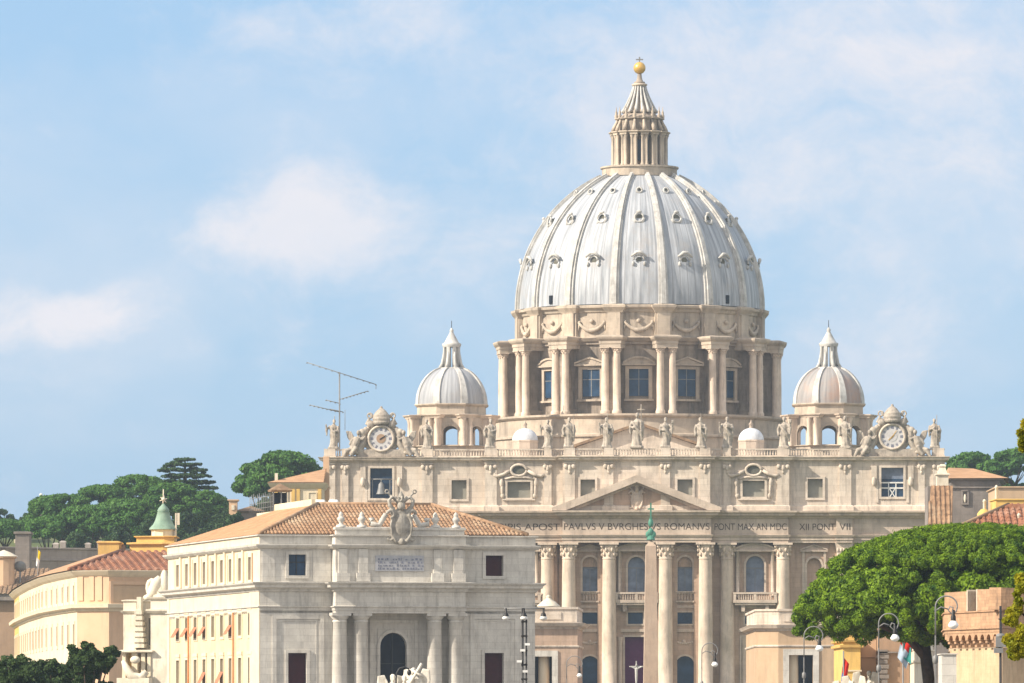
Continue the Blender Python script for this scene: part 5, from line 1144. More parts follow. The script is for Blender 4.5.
MB().loft(poly, [(0, zq(612)), (.3, zq(611)), (.3, zq(609.5)), (.9, zq(608)), (.95, zq(606)), (1.0, zq(604.5)), (0, zq(604))]).build('cornice', M['cream'], t)
MB().loft(poly, [(0, ztop-.5), (.4, ztop-.2), (.9, ztop+.3), (1.0, ztop+.45), (0, ztop+.5)]).build('eaves', M['cream'], t)
ze2 = ztop+.55; zr2 = Zp(551, 1022)
rp = offset(poly, 1.2); rpts = [Vector((p.x, p.y, ze2)) for p in rp]
ridge = [at(24, 585, 1185), at(50, 570.5, 1130), at(97, 555, 1062), Vector((X(121, 1026), 1026, zr2)), Vector((X(200, 1030), 1030, zr2))]
m = MB()
for i, (ra, rb) in ((0, (0, 0)), (1, (0, 1)), (2, (1, 1)), (3, (1, 2)), (4, (2, 3))):
    vs = [rpts[i], rpts[i+1], ridge[rb]]+([ridge[ra]] if ra != rb else []); m.add(vs, [tuple(range(len(vs)))])
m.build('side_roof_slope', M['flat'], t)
m = MB(); slope(m, rpts[5], rpts[7], ridge[4], ridge[3], 1.1, .2, 1.6); m.build('front_roof_slope', M['tiled'], t)
m = MB(); m.add([rpts[8], rpts[9], ridge[1], ridge[2]], [(0, 1, 2, 3)]); m.add([rpts[7], rpts[8], ridge[2], ridge[3], ridge[4]], [(0, 1, 2, 3, 4)]); m.add([rpts[9], rpts[0], ridge[0], ridge[1]], [(0, 1, 2, 3)]); m.build('rear_roof_slope', M['tiled'], t)
MB().tube([rpts[5]+Vector((0, 0, .15)), ridge[3]+Vector((0, 0, .15))], .3, 6).build('hip_tiles', M['tiled'], t)
# yellow block and green lantern tower beyond
Yt = 1075; zt_ = lambda py: Zp(py, Yt)
t = thing('roof_block', 'plain yellow plastered block standing behind the red tiled roof', 'building'); a, b = X(98, Yt), X(119, Yt)
MB().loft([(a, Yt), (b, Yt), (b, Yt+9), (a, Yt+9)], [(0, 5), (0, zt_(543.5)), (.2, zt_(543)), (.2, zt_(541.5)), (-.2, zt_(541))]).build('wall', M['yplaster'], t)
MB().box(b+.3, b+.9, Yt+1, Yt+2, 20, zt_(545)).build('chimney', M['tileb'], t)
t = thing('lantern_tower', 'small tower with a green copper bell-shaped lantern on a yellow base', 'tower'); c = (X(161.5, Yt), Yt+6)
a, b = X(137, Yt), X(180, Yt)
MB().loft([(a-1.2, Yt+1.5), (a+4, Yt), (b, Yt), (b, Yt+12), (a-1.2, Yt+12)], [(0, 5), (0, zt_(545)), (.5, zt_(544)), (.5, zt_(542.5)), (-.5, zt_(542)), (-1.0, zt_(541.8)), (-1.0, zt_(537)), (-.6, zt_(536.5)), (-.6, zt_(535.7)), (-1.4, zt_(535.5))]).build('base', M['yplaster'], t)
p_ = lambda v: v/(F/Yt)
MB().lathe([(p_(12), zt_(537)), (p_(12), zt_(530)), (p_(13), zt_(529.5)), (p_(13), zt_(528))], c, 8, smooth=False).build('drum', M['churchw'], t)
m = MB().lathe([(p_(14.5), zt_(528.5)), (p_(14), zt_(527)), (p_(10.5), zt_(523.5)), (p_(8.2), zt_(519)), (p_(7), zt_(514.5)), (p_(6.2), zt_(512)), (p_(6.5), zt_(511))], c, 16); m.lathe([(p_(5.5), zt_(511)), (p_(6.2), zt_(509.5)), (p_(5), zt_(507)), (p_(2.5), zt_(504.5)), (p_(1), zt_(502.5))], c, 16); m.build('copper_roof', M['copper'], t)
m = MB(); m.tube([(c[0], c[1], zt_(503)), (c[0], c[1], zt_(488))], .09, 5); m.blob((c[0], c[1], zt_(498)), .3); 
for k in range(6): m.tube([(c[0], c[1], zt_(498.5)), (c[0]+.62*cos(k*pi/3+.3), c[1], zt_(498.5)+.62*sin(k*pi/3+.3))], [.12, .05], 4)
m.build('weathervane', M['churchw'], t)
m = MB(); m.box(X(173.5, Yt), X(175, Yt), Yt+5, Yt+5.4, zt_(540), zt_(512)); m.box(X(175.6, Yt), X(178, Yt), Yt+5, Yt+5.6, zt_(524), zt_(512)); tag(m.build('antenna_panel', M['churchw']), 'cream panel antenna beside the green copper lantern', 'antenna')
# white baroque church flank between the two palaces
Yh = 900; zh = lambda py: Zp(py, Yh); t = thing('baroque_church', 'white church flank with scrolls and stepped finial between the peach and grey palaces', 'church'); xx = lambda p: X(p, Yh)
MB().loft([(xx(153.5), Yh-1), (xx(180), Yh-1), (xx(180), Yh+20), (xx(153.5), Yh+20)], [(0, .1), (0, zh(614)), (.3, zh(613)), (.5, zh(611)), (.5, zh(609.5)), (0, zh(609)), (0, zh(600)), (.3, zh(599)), (.4, zh(597.5)), (-.3, zh(597))]).build('wall', M['churchw'], t)
MB().loft([(xx(122), Yh), (xx(135.5), Yh), (xx(135.5), Yh+15), (xx(122), Yh+15)], [(0, zh(650)), (0, zh(613.5)), (.25, zh(612.5)), (.4, zh(611)), (0, zh(610.5)), (0, zh(602)), (.2, zh(601)), (.2, zh(600)), (-.3, zh(599.5))]).build('wing_block', M['churchw'], t)
m = MB().panel(xx(135), xx(154), zh(650), zh(613), Yh+1.2, [(xx(145.5), xx(149), zh(645), zh(618), 0)], .5); m.box(xx(133), xx(156), Yh+6, Yh+7, .1, zh(613)); m.box(xx(135), xx(155), Yh+1, Yh+5, zh(613), zh(611)); m.build('set_back_wall', M['churchw'], t)
MB().box(xx(145.5), xx(149), Yh+1.8, Yh+1.9, zh(645), zh(618)).build('tall_window', M['greyiron'], t)
m = MB().loft([(xx(122.5), Yh-1.5), (xx(155), Yh-1.5), (xx(155), Yh+5), (xx(122.5), Yh+5)], [(0, zh(653)), (.3, zh(652)), (.3, zh(650.5)), (0, zh(650))]); m.build('lower_cornice', M['churchw'], t)
for a_, b_ in ((124, 127.5), (134, 140), (144, 148), (150.5, 154)): MB().box(xx(a_), xx(b_), Yh-1.2, Yh, .1, zh(653.2)).build('lower_pilaster', M['cream'], t)
MB().box(xx(123), xx(155), Yh, Yh+5, .1, zh(653)).build('lower_wall', M['yplaster'], t)
m = MB()
for k in range(7): w_ = .8-.05*k; zz = zh(648)+k*.72+.02; m.box(xx(140)-w_, xx(140)+w_, Yh-.9, Yh-.9+w_*1.6, zz, zz+.5); m.box(xx(140)-w_*.7, xx(140)+w_*.7, Yh-.7, Yh-.9+w_*1.3, zz+.5, zz+.72)
m.box(xx(140)-.3, xx(140)+.3, Yh-.6, Yh+.2, zh(613), zh(597)); m.build('stepped_finial', M['churchw'], t)
m = MB()      # curling buttress scroll
sp_ = [(xx(147)+(2.0-.15*k)*cos(k*.5-.6)*.6*(1-.05*k), Yh+1.5, zh(590)+(2.0-.15*k)*sin(k*.5-.6)*.9) for k in range(12)]
m.tube(sp_, .35, 8); m.tube([(xx(140), Yh+1.5, zh(598)), (xx(145), Yh+1.5, zh(597)), (xx(150), Yh+1.5, zh(591)), (xx(153), Yh+1.5, zh(583)), (xx(157), Yh+1.5, zh(577))], [.3, .5, .8, .8, .4], 8); m.blob((xx(155.5), Yh+1.6, zh(592)), (1.1, .6, 2.0)); m.blob((xx(161), Yh+1.6, zh(584)), (.6, .5, 1.9)); m.box(xx(151), xx(166), Yh+1, Yh+3, zh(598), zh(594))
m.build('scroll', M['churchw'], t)
m = MB(); m.blob((xx(140), Yh-2, zh(660)), (.7, .5, .5)); m.tube([(xx(127), Yh-2, zh(661)), (xx(131), Yh-2.2, zh(668)), (xx(136), Yh-2.2, zh(676)), (xx(146), Yh-2, zh(678)), (xx(152), Yh-2, zh(672))], [.25, .5, .6, .6, .4], 8); m.box(xx(122), xx(156), Yh-2.6, Yh-1.2, .1, zh(678)); m.build('porch_scroll', M['churchw'], t)
th_ = radians(-16); cpt = Vector((xx(146), Yh, 0)); t.rotation_euler.z = th_; t.location = cpt-Matrix.Rotation(th_, 3, 'Z') @ cpt
# far-left dark roofed house, little round turret, wall with tower, flags
Yg = 1235; zg = lambda py: Zp(py, Yg); xg = lambda p: X(p, Yg)
t = thing('brown_roof_house', 'old house with a dark brown tiled roof and dark eaves at the far left edge', 'house')
MB().box(xg(-60), xg(44), Yg, Yg+30, .1, zg(601)).build('wall', M['brown'], t); MB().box(xg(-61), xg(16), Yg-1.2, Yg+.5, zg(600.5), zg(594)).build('eaves', M['dstone'], t)
m = MB(); slope(m, (xg(-62), Yg-1.5, zg(594)), (xg(45), Yg-1.5, zg(594)), (xg(45), Yg+14, zg(572.5)+1), (xg(-62), Yg+14, zg(572.5)+1), .8, .16); m.build('roof', M['tileb'], t)
Yg2 = 1240; t = thing('round_turret', 'small round turret with a shallow tiled cone at the left edge', 'tower'); c = (X(4, Yg2), Yg2)
MB().lathe([(1.9, 10), (1.9, Zp(559, Yg2)), (2.3, Zp(558, Yg2)), (2.3, Zp(556.5, Yg2))], c, 12, smooth=False).build('wall', M['peach'], t); MB().lathe([(2.5, Zp(556.5, Yg2)), (1.2, Zp(552.5, Yg2)), (.05, Zp(550, Yg2))], c, 12).build('roof', M['churchw'], t)
t = thing('satellite_dish', 'grey satellite dish turned away beside the round turret', 'satellite dish'); c = (X(20, Yg2), Yg2)
m = MB(Matrix.Translation((c[0], c[1], Zp(567, Yg2))) @ Matrix.Rotation(radians(-60), 4, 'X')).lathe([(.1, -.4), (.7, -.2), (1.1, .2), (1.05, .25), (.6, -.1), (.1, -.3)], (0, 0), 20); m.build('dish', M['greyiron'], t); MB().tube([(c[0], c[1]+.4, 20), (c[0], c[1]+.4, Zp(568, Yg2))], .15).build('mount', M['greyiron'], t)
Yw = 1262; zw = lambda py: Zp(py, Yw); xw = lambda p: X(p, Yw)
t = thing('fortress_wall', 'long weathered stone wall with a square tower crossing below the pine wood', 'wall')
MB().loft([(xw(-40), Yw), (xw(175), Yw+30), (xw(175), Yw+33), (xw(-40), Yw+3)], [(1.2, 15), (.2, zw(571)), (.5, zw(560)), (.7, zw(559.3)), (.7, zw(558)), (0, zw(557.6)), (0, zw(548)), (.3, zw(547.5)), (.3, zw(546)), (0, zw(545.8))]).build('rampart', M['dstone2'] if 'dstone2' in M else M['dstone'], t)
MB().loft([(xw(16), Yw-2), (xw(30), Yw-2), (xw(30), Yw+4), (xw(16), Yw+4)], [(.6, 15), (0, zw(560)), (0, zw(535)), (.3, zw(534)), (.3, zw(532)), (-.3, zw(531.7))]).build('tower', M['dstone'], t)
for k, p in enumerate((51, 58, 83, 95)):
    m = MB().box(xw(p)+.3, xw(p)+1.3, Yw+1, Yw+3, zw(548), zw(544-k % 2*2)); m.loft([(xw(p)-.15, Yw+.85), (xw(p)+1.75, Yw+.85), (xw(p)+1.75, Yw+3.15), (xw(p)-.15, Yw+3.15)], [(-.2, zw(544-k % 2*2)), (-.7, zw(543.5-k % 2*2)+.2)]); m.build('chimney', M['dstone2'], t)
def flag(loc, h, w, ang, mats, lab, name='flag', pole=None, group=None):
    t = thing(name, lab, 'flag', loc, 0, group); pl_ = pole or h+3
    MB().tube([(0, 0, -pl_), (0, 0, h*.2)], .06, 6).build('flagpole', M['greyiron'], t)
    n = len(mats)
    for k, mm in enumerate(mats):
        vs = []; fs = []; R_, C_ = 10, 6
        for i in range(R_+1):
            for j in range(C_+1):
                v_ = (k+j/C_)/n; u_ = i/R_
                x_ = u_*w*(1-.25*v_)*cos(ang)+v_*w*.25*cos(ang)-v_*w*.45; zz = -v_*h-u_*w*sin(ang)*.8; y_ = .22*sin(u_*7+v_*2)*w*.3
                vs.append((x_, y_, zz))
        for i in range(R_):
            for j in range(C_): q0 = i*(C_+1)+j; fs.append((q0, q0+C_+1, q0+C_+2, q0+1))
        o = MB().add(vs, fs, True).build('cloth', M[mm], t)
    return t
c = at(37.5, 549, 1150); flag(c, 2.7, .9, .9, ['fyel', 'white'], 'drooping yellow and white flag above the red tiled roof at left', pole=12)
# small houses seen beyond the pines, orange chimney block
def hut(lab, Y, x0, x1, y0, y1, mat, roofmat, rise, base=20, dep=10, name='house'):
    t = thing(name, lab, 'house'); a, b = X(x0, Y), X(x1, Y); zt0 = Zp(y0, Y)
    MB().loft([(a, Y), (b, Y), (b, Y+dep), (a, Y+dep)], [(0, base), (0, zt0-.2), (.3, zt0), (.3, zt0+.2)]).build('wall', M[mat], t)
    if rise:
        m = MB(); z1_ = Zp(y0-rise, Y); e = .6; m.add([(a-e, Y-e, zt0+.21), (b+e, Y-e, zt0+.21), (b+e, Y+dep+e, zt0+.21), (a-e, Y+dep+e, zt0+.21), (a+min(dep/2, (b-a)/2), Y+dep/2, z1_), (b-min(dep/2, (b-a)/2), Y+dep/2, z1_)], [(0, 1, 5, 4), (1, 2, 5), (2, 3, 4, 5), (3, 0, 4), (0, 3, 2, 1)]); m.build('roof', M[roofmat], t)
    return t
t = hut('orange lit chimney block beside the far pine grove, above the palace roof', 1290, 229, 237, 500.5, 0, 'peach', 'tile', 0, 20, 3); MB().box(X(231.5, 1290), X(234.5, 1290), 1289.8, 1289.98, Zp(510, 1290), Zp(505, 1290)).build('window', M['churchw'], t)
hut('low grey-roofed building joining the orange chimney block to the cream wing', 1292, 238, 262, 512, 10, 'dstone', 'tileb', 7)
t = hut('tiny cream house with an orange roof between the trees on the left hill', 1560, 14, 27, 527, 0, 'cream', 'flat', 3.5, 45)
m = MB(); m.tube([(X(41, 1600), 1600, 50), (X(41, 1600), 1600, Zp(500, 1600))], .12, 6); m.blob((X(41, 1600), 1600, Zp(495, 1600)), .4); m.blob((X(41, 1600), 1600, Zp(506, 1600)), .35); tag(m.build('radio_mast', M['white']), 'white mast with a small ball on top on the far left hill', 'mast')
m = MB().lathe([(2.3, 40), (2.3, Zp(503, 1600)), (2.0, Zp(500.5, 1600)), (.2, Zp(498.8, 1600))], (X(47.5, 1600), 1600), 12); tag(m.build('water_tower', M['dstone']), 'small dark domed tower beside the white mast on the hill', 'tower')
# cream wing with terracotta roof behind the palace, left of the basilica
Yv = 1240; zv = lambda py: Zp(py, Yv); xv = lambda p: X(p, Yv)
t = thing('cream_wing', 'cream plastered wing with a sloping terracotta roof, tucked against the left end of the basilica', 'building')
rv = [(xv(272), Yv), (xv(322.5), Yv), (xv(322.5), Yv+25), (xv(272), Yv+25)]
MB().loft(rv, [(0, 8), (0, zv(489)), (.2, zv(488)), (.6, zv(485)), (.8, zv(483)), (0, zv(482.6))]).build('wall', M['cream'], t)
m = MB(); 
for p in (274.5, 291.5, 296.5, 318): m.box(xv(p), xv(p)+.6, Yv-.25, Yv, 30, zv(489))
m.build('pilaster_strip', M['yplaster'], t)
m = ring(MB(), xv(309), xv(316), zv(500), zv(493), Yv-.12, Yv, .15); m.build('blind_window', M['cream'], t)
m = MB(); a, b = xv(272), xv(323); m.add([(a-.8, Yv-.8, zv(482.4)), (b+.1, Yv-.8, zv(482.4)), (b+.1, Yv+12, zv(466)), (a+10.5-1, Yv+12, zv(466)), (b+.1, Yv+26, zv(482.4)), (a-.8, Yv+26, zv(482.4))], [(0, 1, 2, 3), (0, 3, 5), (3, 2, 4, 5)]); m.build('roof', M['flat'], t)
m = MB().box(xv(274.5), xv(277.5), Yv+1, Yv+2, zv(483), zv(473)); m.build('chimney', M['churchw'], t)
MB().box(xv(321), xv(327), Yv+14, Yv+17, 40, zv(453.5)).build('end_turret', M['peach'], t)
# television aerial on the church roof
Ya = 1312; k = F/Ya; za_ = lambda py: Zp(py, Ya); t = thing('television_aerial', 'tall thin television aerial rising beside the left end statue', 'antenna', (X(339.5, Ya), Ya, 0))
MB().tube([(0, 0, 53), (0, 0, za_(372))], .14, 6).build('mast', M['greyiron'], t)
def boom(x0, y0, x1, y1, n, el):
    A_ = Vector(((x0-339.5)/k, 0, za_(y0))); B_ = Vector(((x1-339.5)/k, 0, za_(y1))); m = MB().tube([A_, B_], .085, 5)
    for i in range(n):
        c_ = A_.lerp(B_, i/(n-1)); m.tube([c_+Vector((0, -el, 0)), c_+Vector((0, el, 0))], .05, 4); m.tube([c_+Vector((-.15, 0, -.12)), c_+Vector((.15, 0, -.12))], .07, 4)
    m.build('boom', M['greyiron'], t)
boom(307, 362.5, 376, 384.5, 12, 1.2); boom(339.5, 399.5, 368, 391, 9, .9); boom(326, 400, 340, 403.5, 4, .7); boom(310, 405, 339.5, 412, 8, 1.0); boom(330, 409, 343, 412, 2, .5)
m = MB().tube([((376-339.5)/k, 0, za_(384.5)), ((376-339.5)/k, 0, za_(389))], .06, 4); m.tube([((345-339.5)/k, 0, za_(430)), ((345-339.5)/k, 0, za_(410))], .05, 4); m.build('stay', M['greyiron'], t)
# ================================================================ right of the basilica
Yr = 1180; zr_ = lambda py: Zp(py, Yr); xr = lambda p: X(p, Yr)
t = thing('grey_stone_house', 'shaded grey stone building with a small niche and low terracotta roof right of the basilica', 'building')
rr_ = [(xr(951), Yr), (xr(999), Yr), (xr(1012), Yr+25), (xr(951), Yr+25)]
MB().loft(rr_, [(0, 8), (0, zr_(489)), (.3, zr_(488)), (.3, zr_(486.8)), (0, zr_(486.4)), (.05, zr_(481)), (.7, zr_(479.8)), (.8, zr_(478.8)), (0, zr_(478.5))]).build('wall', M['dstone'], t)
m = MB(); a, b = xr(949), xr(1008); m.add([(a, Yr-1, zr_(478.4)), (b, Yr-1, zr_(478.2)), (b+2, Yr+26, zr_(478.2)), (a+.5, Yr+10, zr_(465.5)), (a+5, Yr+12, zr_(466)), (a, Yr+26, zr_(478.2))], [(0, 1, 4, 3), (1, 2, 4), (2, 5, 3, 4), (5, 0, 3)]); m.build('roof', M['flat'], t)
m = ring(MB(), xr(963), xr(967), zr_(503), zr_(492), Yr-.3, Yr, .3); m.box(xr(962), xr(968), Yr-.4, Yr, zr_(491), zr_(490)); m.build('niche', M['dstone'], t); MB().blob((xr(965), Yr-.2, zr_(498.5)), (.25, .2, .75)).build('niche_statue', M['churchw'], t)
t = thing('grey_lower_house', 'low brown stone house behind the ochre chimney block on the right', 'house'); MB().loft([(xr(985), Yr-30), (xr(1045), Yr-30), (xr(1045), Yr-8), (xr(985), Yr-8)], [(0, 8), (0, zr_(494)), (.3, zr_(493.5)), (.3, zr_(492.5)), (0, zr_(492.3))]).build('wall', M['brown2'], t)
Yq = 900; zq_ = lambda py: Zp(py, Yq); xq = lambda p: X(p, Yq)
t = thing('tile_clad_tower', 'narrow steep slope of terracotta tiles before the right end of the basilica', 'tower')
m = MB(); slope(m, (xq(928), Yq, zq_(525)), (xq(952), Yq, zq_(525)), (xq(954), Yq+2.5, zq_(485)), (xq(932), Yq+2.5, zq_(485)), .52, .12, 1.2); m.build('roof', M['tile'], t)
MB().box(xq(929), xq(954), Yq+2.6, Yq+9, 2, zq_(485.5)).build('wall', M['dstone'], t); MB().box(xq(928), xq(955), Yq-.3, Yq+3, 2, zq_(525.6)).build('lower_wall', M['dstone'], t)
t = thing('stone_pinnacle', 'pale stone block with a small pyramid finial standing on top of the terracotta slope', 'pinnacle'); c = (xq(944.5), Yq+4.5)
MB().loft([(c[0]-.75, c[1]-.75), (c[0]+.75, c[1]-.75), (c[0]+.75, c[1]+.75), (c[0]-.75, c[1]+.75)], [(0, zq_(486)), (0, zq_(474.5)), (.2, zq_(474)), (.2, zq_(472.7)), (-.15, zq_(472)), (-.4, zq_(466)), (-.3, zq_(465.5)), (-.3, zq_(464.5)), (-.5, zq_(463))]).build('block', M['churchw'], t)
Yb = 700; zb_ = lambda py: Zp(py, Yb); xb_ = lambda p: X(p, Yb)
t = thing('tiled_roof_house', 'house with a dark red tiled roof rising to the right, just above the big pine', 'house')
A0, A1 = (xb_(944), Yb, zb_(531)), (xb_(1010), Yb+1, zb_(503.5))
m = MB(); 
v0, v1 = Vector(A0), Vector(A1); 
m.add([v0, (xb_(1040), Yb-8, zb_(531)), (xb_(1040), Yb+1, zb_(503.5)), v1], [(0, 1, 2, 3)])
slope(m, (xb_(948), Yb-6, zb_(533)), (xb_(1060), Yb-6, zb_(533)), (xb_(1060), Yb+2, zb_(503.5)), (xb_(1010), Yb+2, zb_(503.5)), .6, .14, 1.0); m.build('roof', M['tiled'], t)
MB().tube([(xb_(945), Yb-6.2, zb_(532.5)), (xb_(1010), Yb+1.8, zb_(504))], .22, 6).build('verge', M['tileb'], t)
MB().box(xb_(955), xb_(1060), Yb-4.5, Yb+10, .1, zb_(534)).build('wall', M['brown2'], t)
Yj = 760; xj = lambda p: X(p, Yj); zj = lambda py: Zp(py, Yj)
t = thing('ochre_chimney_block', 'ochre rooftop block with a bright yellow side, right of the small yellow lump', 'house'); MB().loft([(xj(996), Yj), (xj(1040), Yj), (xj(1040), Yj+5), (xj(993.5), Yj+5)], [(0, 12), (0, zj(500.5)), (.15, zj(500)), (.15, zj(499)), (-.1, zj(498.7))]).build('wall', M['yplaster'], t)
m = MB().lathe([(.75, 10), (.75, zj(514)), (.6, zj(512)), (.35, zj(509.5)), (.05, zj(508.5))], (xj(984), Yj), 14); tag(m.build('yellow_roof_dome', M['fyel2'] if 'fyel2' in M else M['yplaster']), 'little round yellow dome behind the dark red tiled roof', 'dome')
for p, y0, y1, lab in ((984.5, 510, 499, 'pale rounded chimney cowl above the little yellow dome'), (996.5, 499, 485, 'pale rounded chimney cowl behind the ochre block'), (1019, 521, 513, 'short pale chimney on the dark red tiled roof')):
    Yk = Yj+4 if p < 1010 else 698; c = (X(p, Yk), Yk); r = 1.6/(F/Yk); m = MB().lathe([(r, Zp(y0+6, Yk)), (r, Zp(y1+3, Yk)), (r*1.25, Zp(y1+2.5, Yk)), (r*.9, Zp(y1+1, Yk)), (r*.2, Zp(y1, Yk))], c, 10); tag(m.build('chimney_cowl', M['churchw']), lab, 'chimney')
# buildings under the pine
Yu = 640; xu = lambda p: X(p, Yu); zu = lambda py: Zp(py, Yu)
t = thing('ochre_arched_house', 'sunlit ochre house with a curved gable under the left of the big pine', 'house')
MB().loft([(xu(843), Yu), (xu(860.5), Yu), (xu(863), Yu+14), (xu(841), Yu+14)], [(0, .1), (0, zu(648)), (.25, zu(647.4)), (.3, zu(645)), (0, zu(644.7)), (0, zu(642.5)), (.25, zu(641.8)), (.3, zu(640)), (0, zu(639.7))]).build('wall', M['yplaster'], t)
m = MB(); m.extr([(xu(844), zu(639.8))]+[(xu(852)+xu(8+512)*cos(k*pi/8)*-1*-1, zu(639.8)+.75*sin(k*pi/8)) for k in range(9)][:0]+[(xu(860), zu(639.8)), (xu(857), zu(635.5)), (xu(852.5), zu(634)), (xu(848), zu(635.5))], Yu+.1, Yu+3); m.build('curved_gable', M['yplaster'], t)
MB().box(xu(843)-.1, xu(860.5)+.1, Yu-.12, Yu, zu(671.5), zu(670)).build('band', M['cream'], t)
t = thing('brown_house', 'brown plastered house with a thin ledge between the ochre house and the rusticated pillar', 'house'); MB().loft([(xu(861.2), Yu+4), (xu(878.5), Yu+4), (xu(878.5), Yu+16), (xu(862.5), Yu+16)], [(0, .1), (0, zu(657.5)), (.15, zu(657)), (.15, zu(656)), (0, zu(655.8)), (0, zu(634)), (.3, zu(633)), (.3, zu(631))]).build('wall', M['peach'], t)
t = thing('rusticated_house', 'grey-brown house with a rusticated corner pillar and a wide doorway, behind the second lamp', 'house')
MB().loft([(xu(879), Yu+1), (xu(910), Yu+1), (xu(910), Yu+15), (xu(879), Yu+15)], [(0, .1), (0, zu(620))]).build('wall', M['brown'], t)
m = MB(); k = 0; z0_ = .1
while z0_ < zu(650): m.box(xu(879)-.1-.08*(k % 2), xu(888)+.12*(k % 2), Yu+.6-.05*(k % 2), Yu+1.1, z0_+.05, z0_+.42); z0_ += .46; k += 1
m.build('rusticated_pillar', M['dstone'], t); MB().box(xu(879)-.1, xu(910), Yu+.6, Yu+1, zu(653), zu(651.5)).build('ledge', M['dstone'], t)
t = thing('white_house', 'bright white classical house with heavy cornices, behind the pine trunk', 'house'); rw = [(xu(910.5), Yu-6), (xu(932), Yu-1), (xu(932), Yu+12), (xu(910.5), Yu+8)]
MB().loft(rw, [(0, .1), (0, zu(664)), (.4, zu(663)), (.5, zu(661)), (0, zu(660.5)), (0, zu(652)), (.3, zu(651)), (.3, zu(650)), (0, zu(649.7)), (0, zu(622))]).build('wall', M['churchw'], t)
c = at(843.5, 657, 600); flag(c, 2.6, .9, 1.0, ['fred', 'fblue'], 'drooping red and blue flag at the left corner of the ochre house', pole=8, group=None)
c = at(903, 630, 560); t = flag(c, 2.2, 1.5, .9, ['fred', 'fgrey'], 'larger drooping red, pale blue and teal flag under the pine branch', pole=13)
vs = [(-.3+.2*i+.0, .15*sin(i), -1.0-1.3*j/4-.15*i) for i in range(4) for j in range(5)]; MB(Matrix.Translation((.35, -.1, 0))).add(vs, [(i*5+j, i*5+j+5, i*5+j+6, i*5+j+1) for i in range(3) for j in range(4)], True).build('cloth', M['fteal'], t)
# ---------------------------------------------------------------- brick bastion
Yc = 480; FB = Face((X(945, Yc+10), Yc+10.0), radians(-50)); 
A_ = Vector((X(944.5, 492), 492)); Bq = Vector((X(1001, 480), 480)); Cq = Vector((X(1050, 487), 487)); Dq = Cq+Vector((0, 30)); Eq = Vector((A_.x+1.5, 522))
pol = [tuple(A_), tuple(Bq), tuple(Cq), tuple(Dq), tuple(Eq)]
t = thing('brick_bastion', 'old brick fortress bastion with a notched parapet above a row of small stone corbel arches', 'fortress')
zb = lambda py: Zp(py, 484)
MB().loft(pol, [(-.55, .1), (-.55, zb(648))]).build('lower_wall', M['yplaster2'] if 'yplaster2' in M else M['peach'], t)
MB().loft(pol, [(-.0, zb(632.5)), (0, zb(630)), (0, zb(629.4)), (.12, zb(629)), (.12, zb(627.8)), (0, zb(627.5)), (0, zb(612.4)), (.1, zb(612)), (.1, zb(611)), (0, zb(610.7))]).build('parapet_wall', M['brick'], t)
def faces():
    for a, b in ((A_, Bq), (Bq, Cq)): 
        Mx, Ls = segM(a, b); yield Mx, Ls
for fi, (Mx, Ls) in enumerate(faces()):
    n = 9 if fi == 0 else 8
    for i in range(n):
        m = MB(Mx)
        x_ = (i+.5)*Ls/n; w_ = Ls/n
        m.extr([(x_-w_*.17, zb(647)), (x_+w_*.17, zb(647)), (x_+w_*.17, zb(637)), (x_-w_*.17, zb(637))], .25, .7)
        m.extr([(x_-w_*.16, zb(643)), (x_+w_*.16, zb(643)), (x_+w_*.16, zb(637)), (x_-w_*.16, zb(637))], .1, .26); m.box(x_-w_*.2, x_+w_*.2, .02, .3, zb(640), zb(637.3)); m.build('corbel', M['brick'], t)
    m = MB(Mx); hol = [((i+1)*Ls/n-Ls/n*.32, (i+1)*Ls/n+Ls/n*.32, zb(641), zb(634.3), 1) for i in range(n-1)]; m.panel(0, Ls, zb(638.5), zb(632.3), .03, [(h[0], h[1], zb(638.5), h[3], 1) for h in hol], .5); m.build('corbel_arches', M['brick'], t)
    m = MB(Mx)
    if fi == 0:
        cuts = [(0, .42*Ls), (.58*Ls, Ls)]
        for a_, b_ in cuts: m.box(a_, b_, 0, .9, zb(610.6), zb(589.5+ (0 if a_ > 0 else 1)))
        m.build('merlon', M['brick'], t); m = MB(Mx); m.box(.42*Ls-.14, .42*Ls, -.04, .9, zb(610.6), zb(589)); m.build('embrasure_jamb', M['churchw'], t); MB(Mx).box(.58*Ls, .58*Ls+.14, -.04, .9, zb(610.6), zb(589)).build('embrasure_jamb', M['churchw'], t); MB(Mx).box(.42*Ls, .58*Ls, 1.2, 1.4, zb(611), zb(592)).build('embrasure_back', M['brown'], t)
    else: m.box(0.02, Ls, 0, .9, zb(610.6), zb(588.5)); m.build('merlon', M['brick'], t)
m = MB(); m.box(X(942, 470), X(956.5, 470), 470, 474, .1, Zp(654.5, 470)); m.loft([(X(942, 470), 470), (X(956.5, 470), 470), (X(956.5, 470), 474), (X(942, 470), 474)], [(.1, Zp(654.5, 470)), (.1, Zp(653.5, 470)), (-.1, Zp(653.3, 470))]); tag(m.build('stone_pillar', M['ptrav']), 'plain pale grey pillar at the foot of the brick bastion, right of the pine trunk', 'pillar')
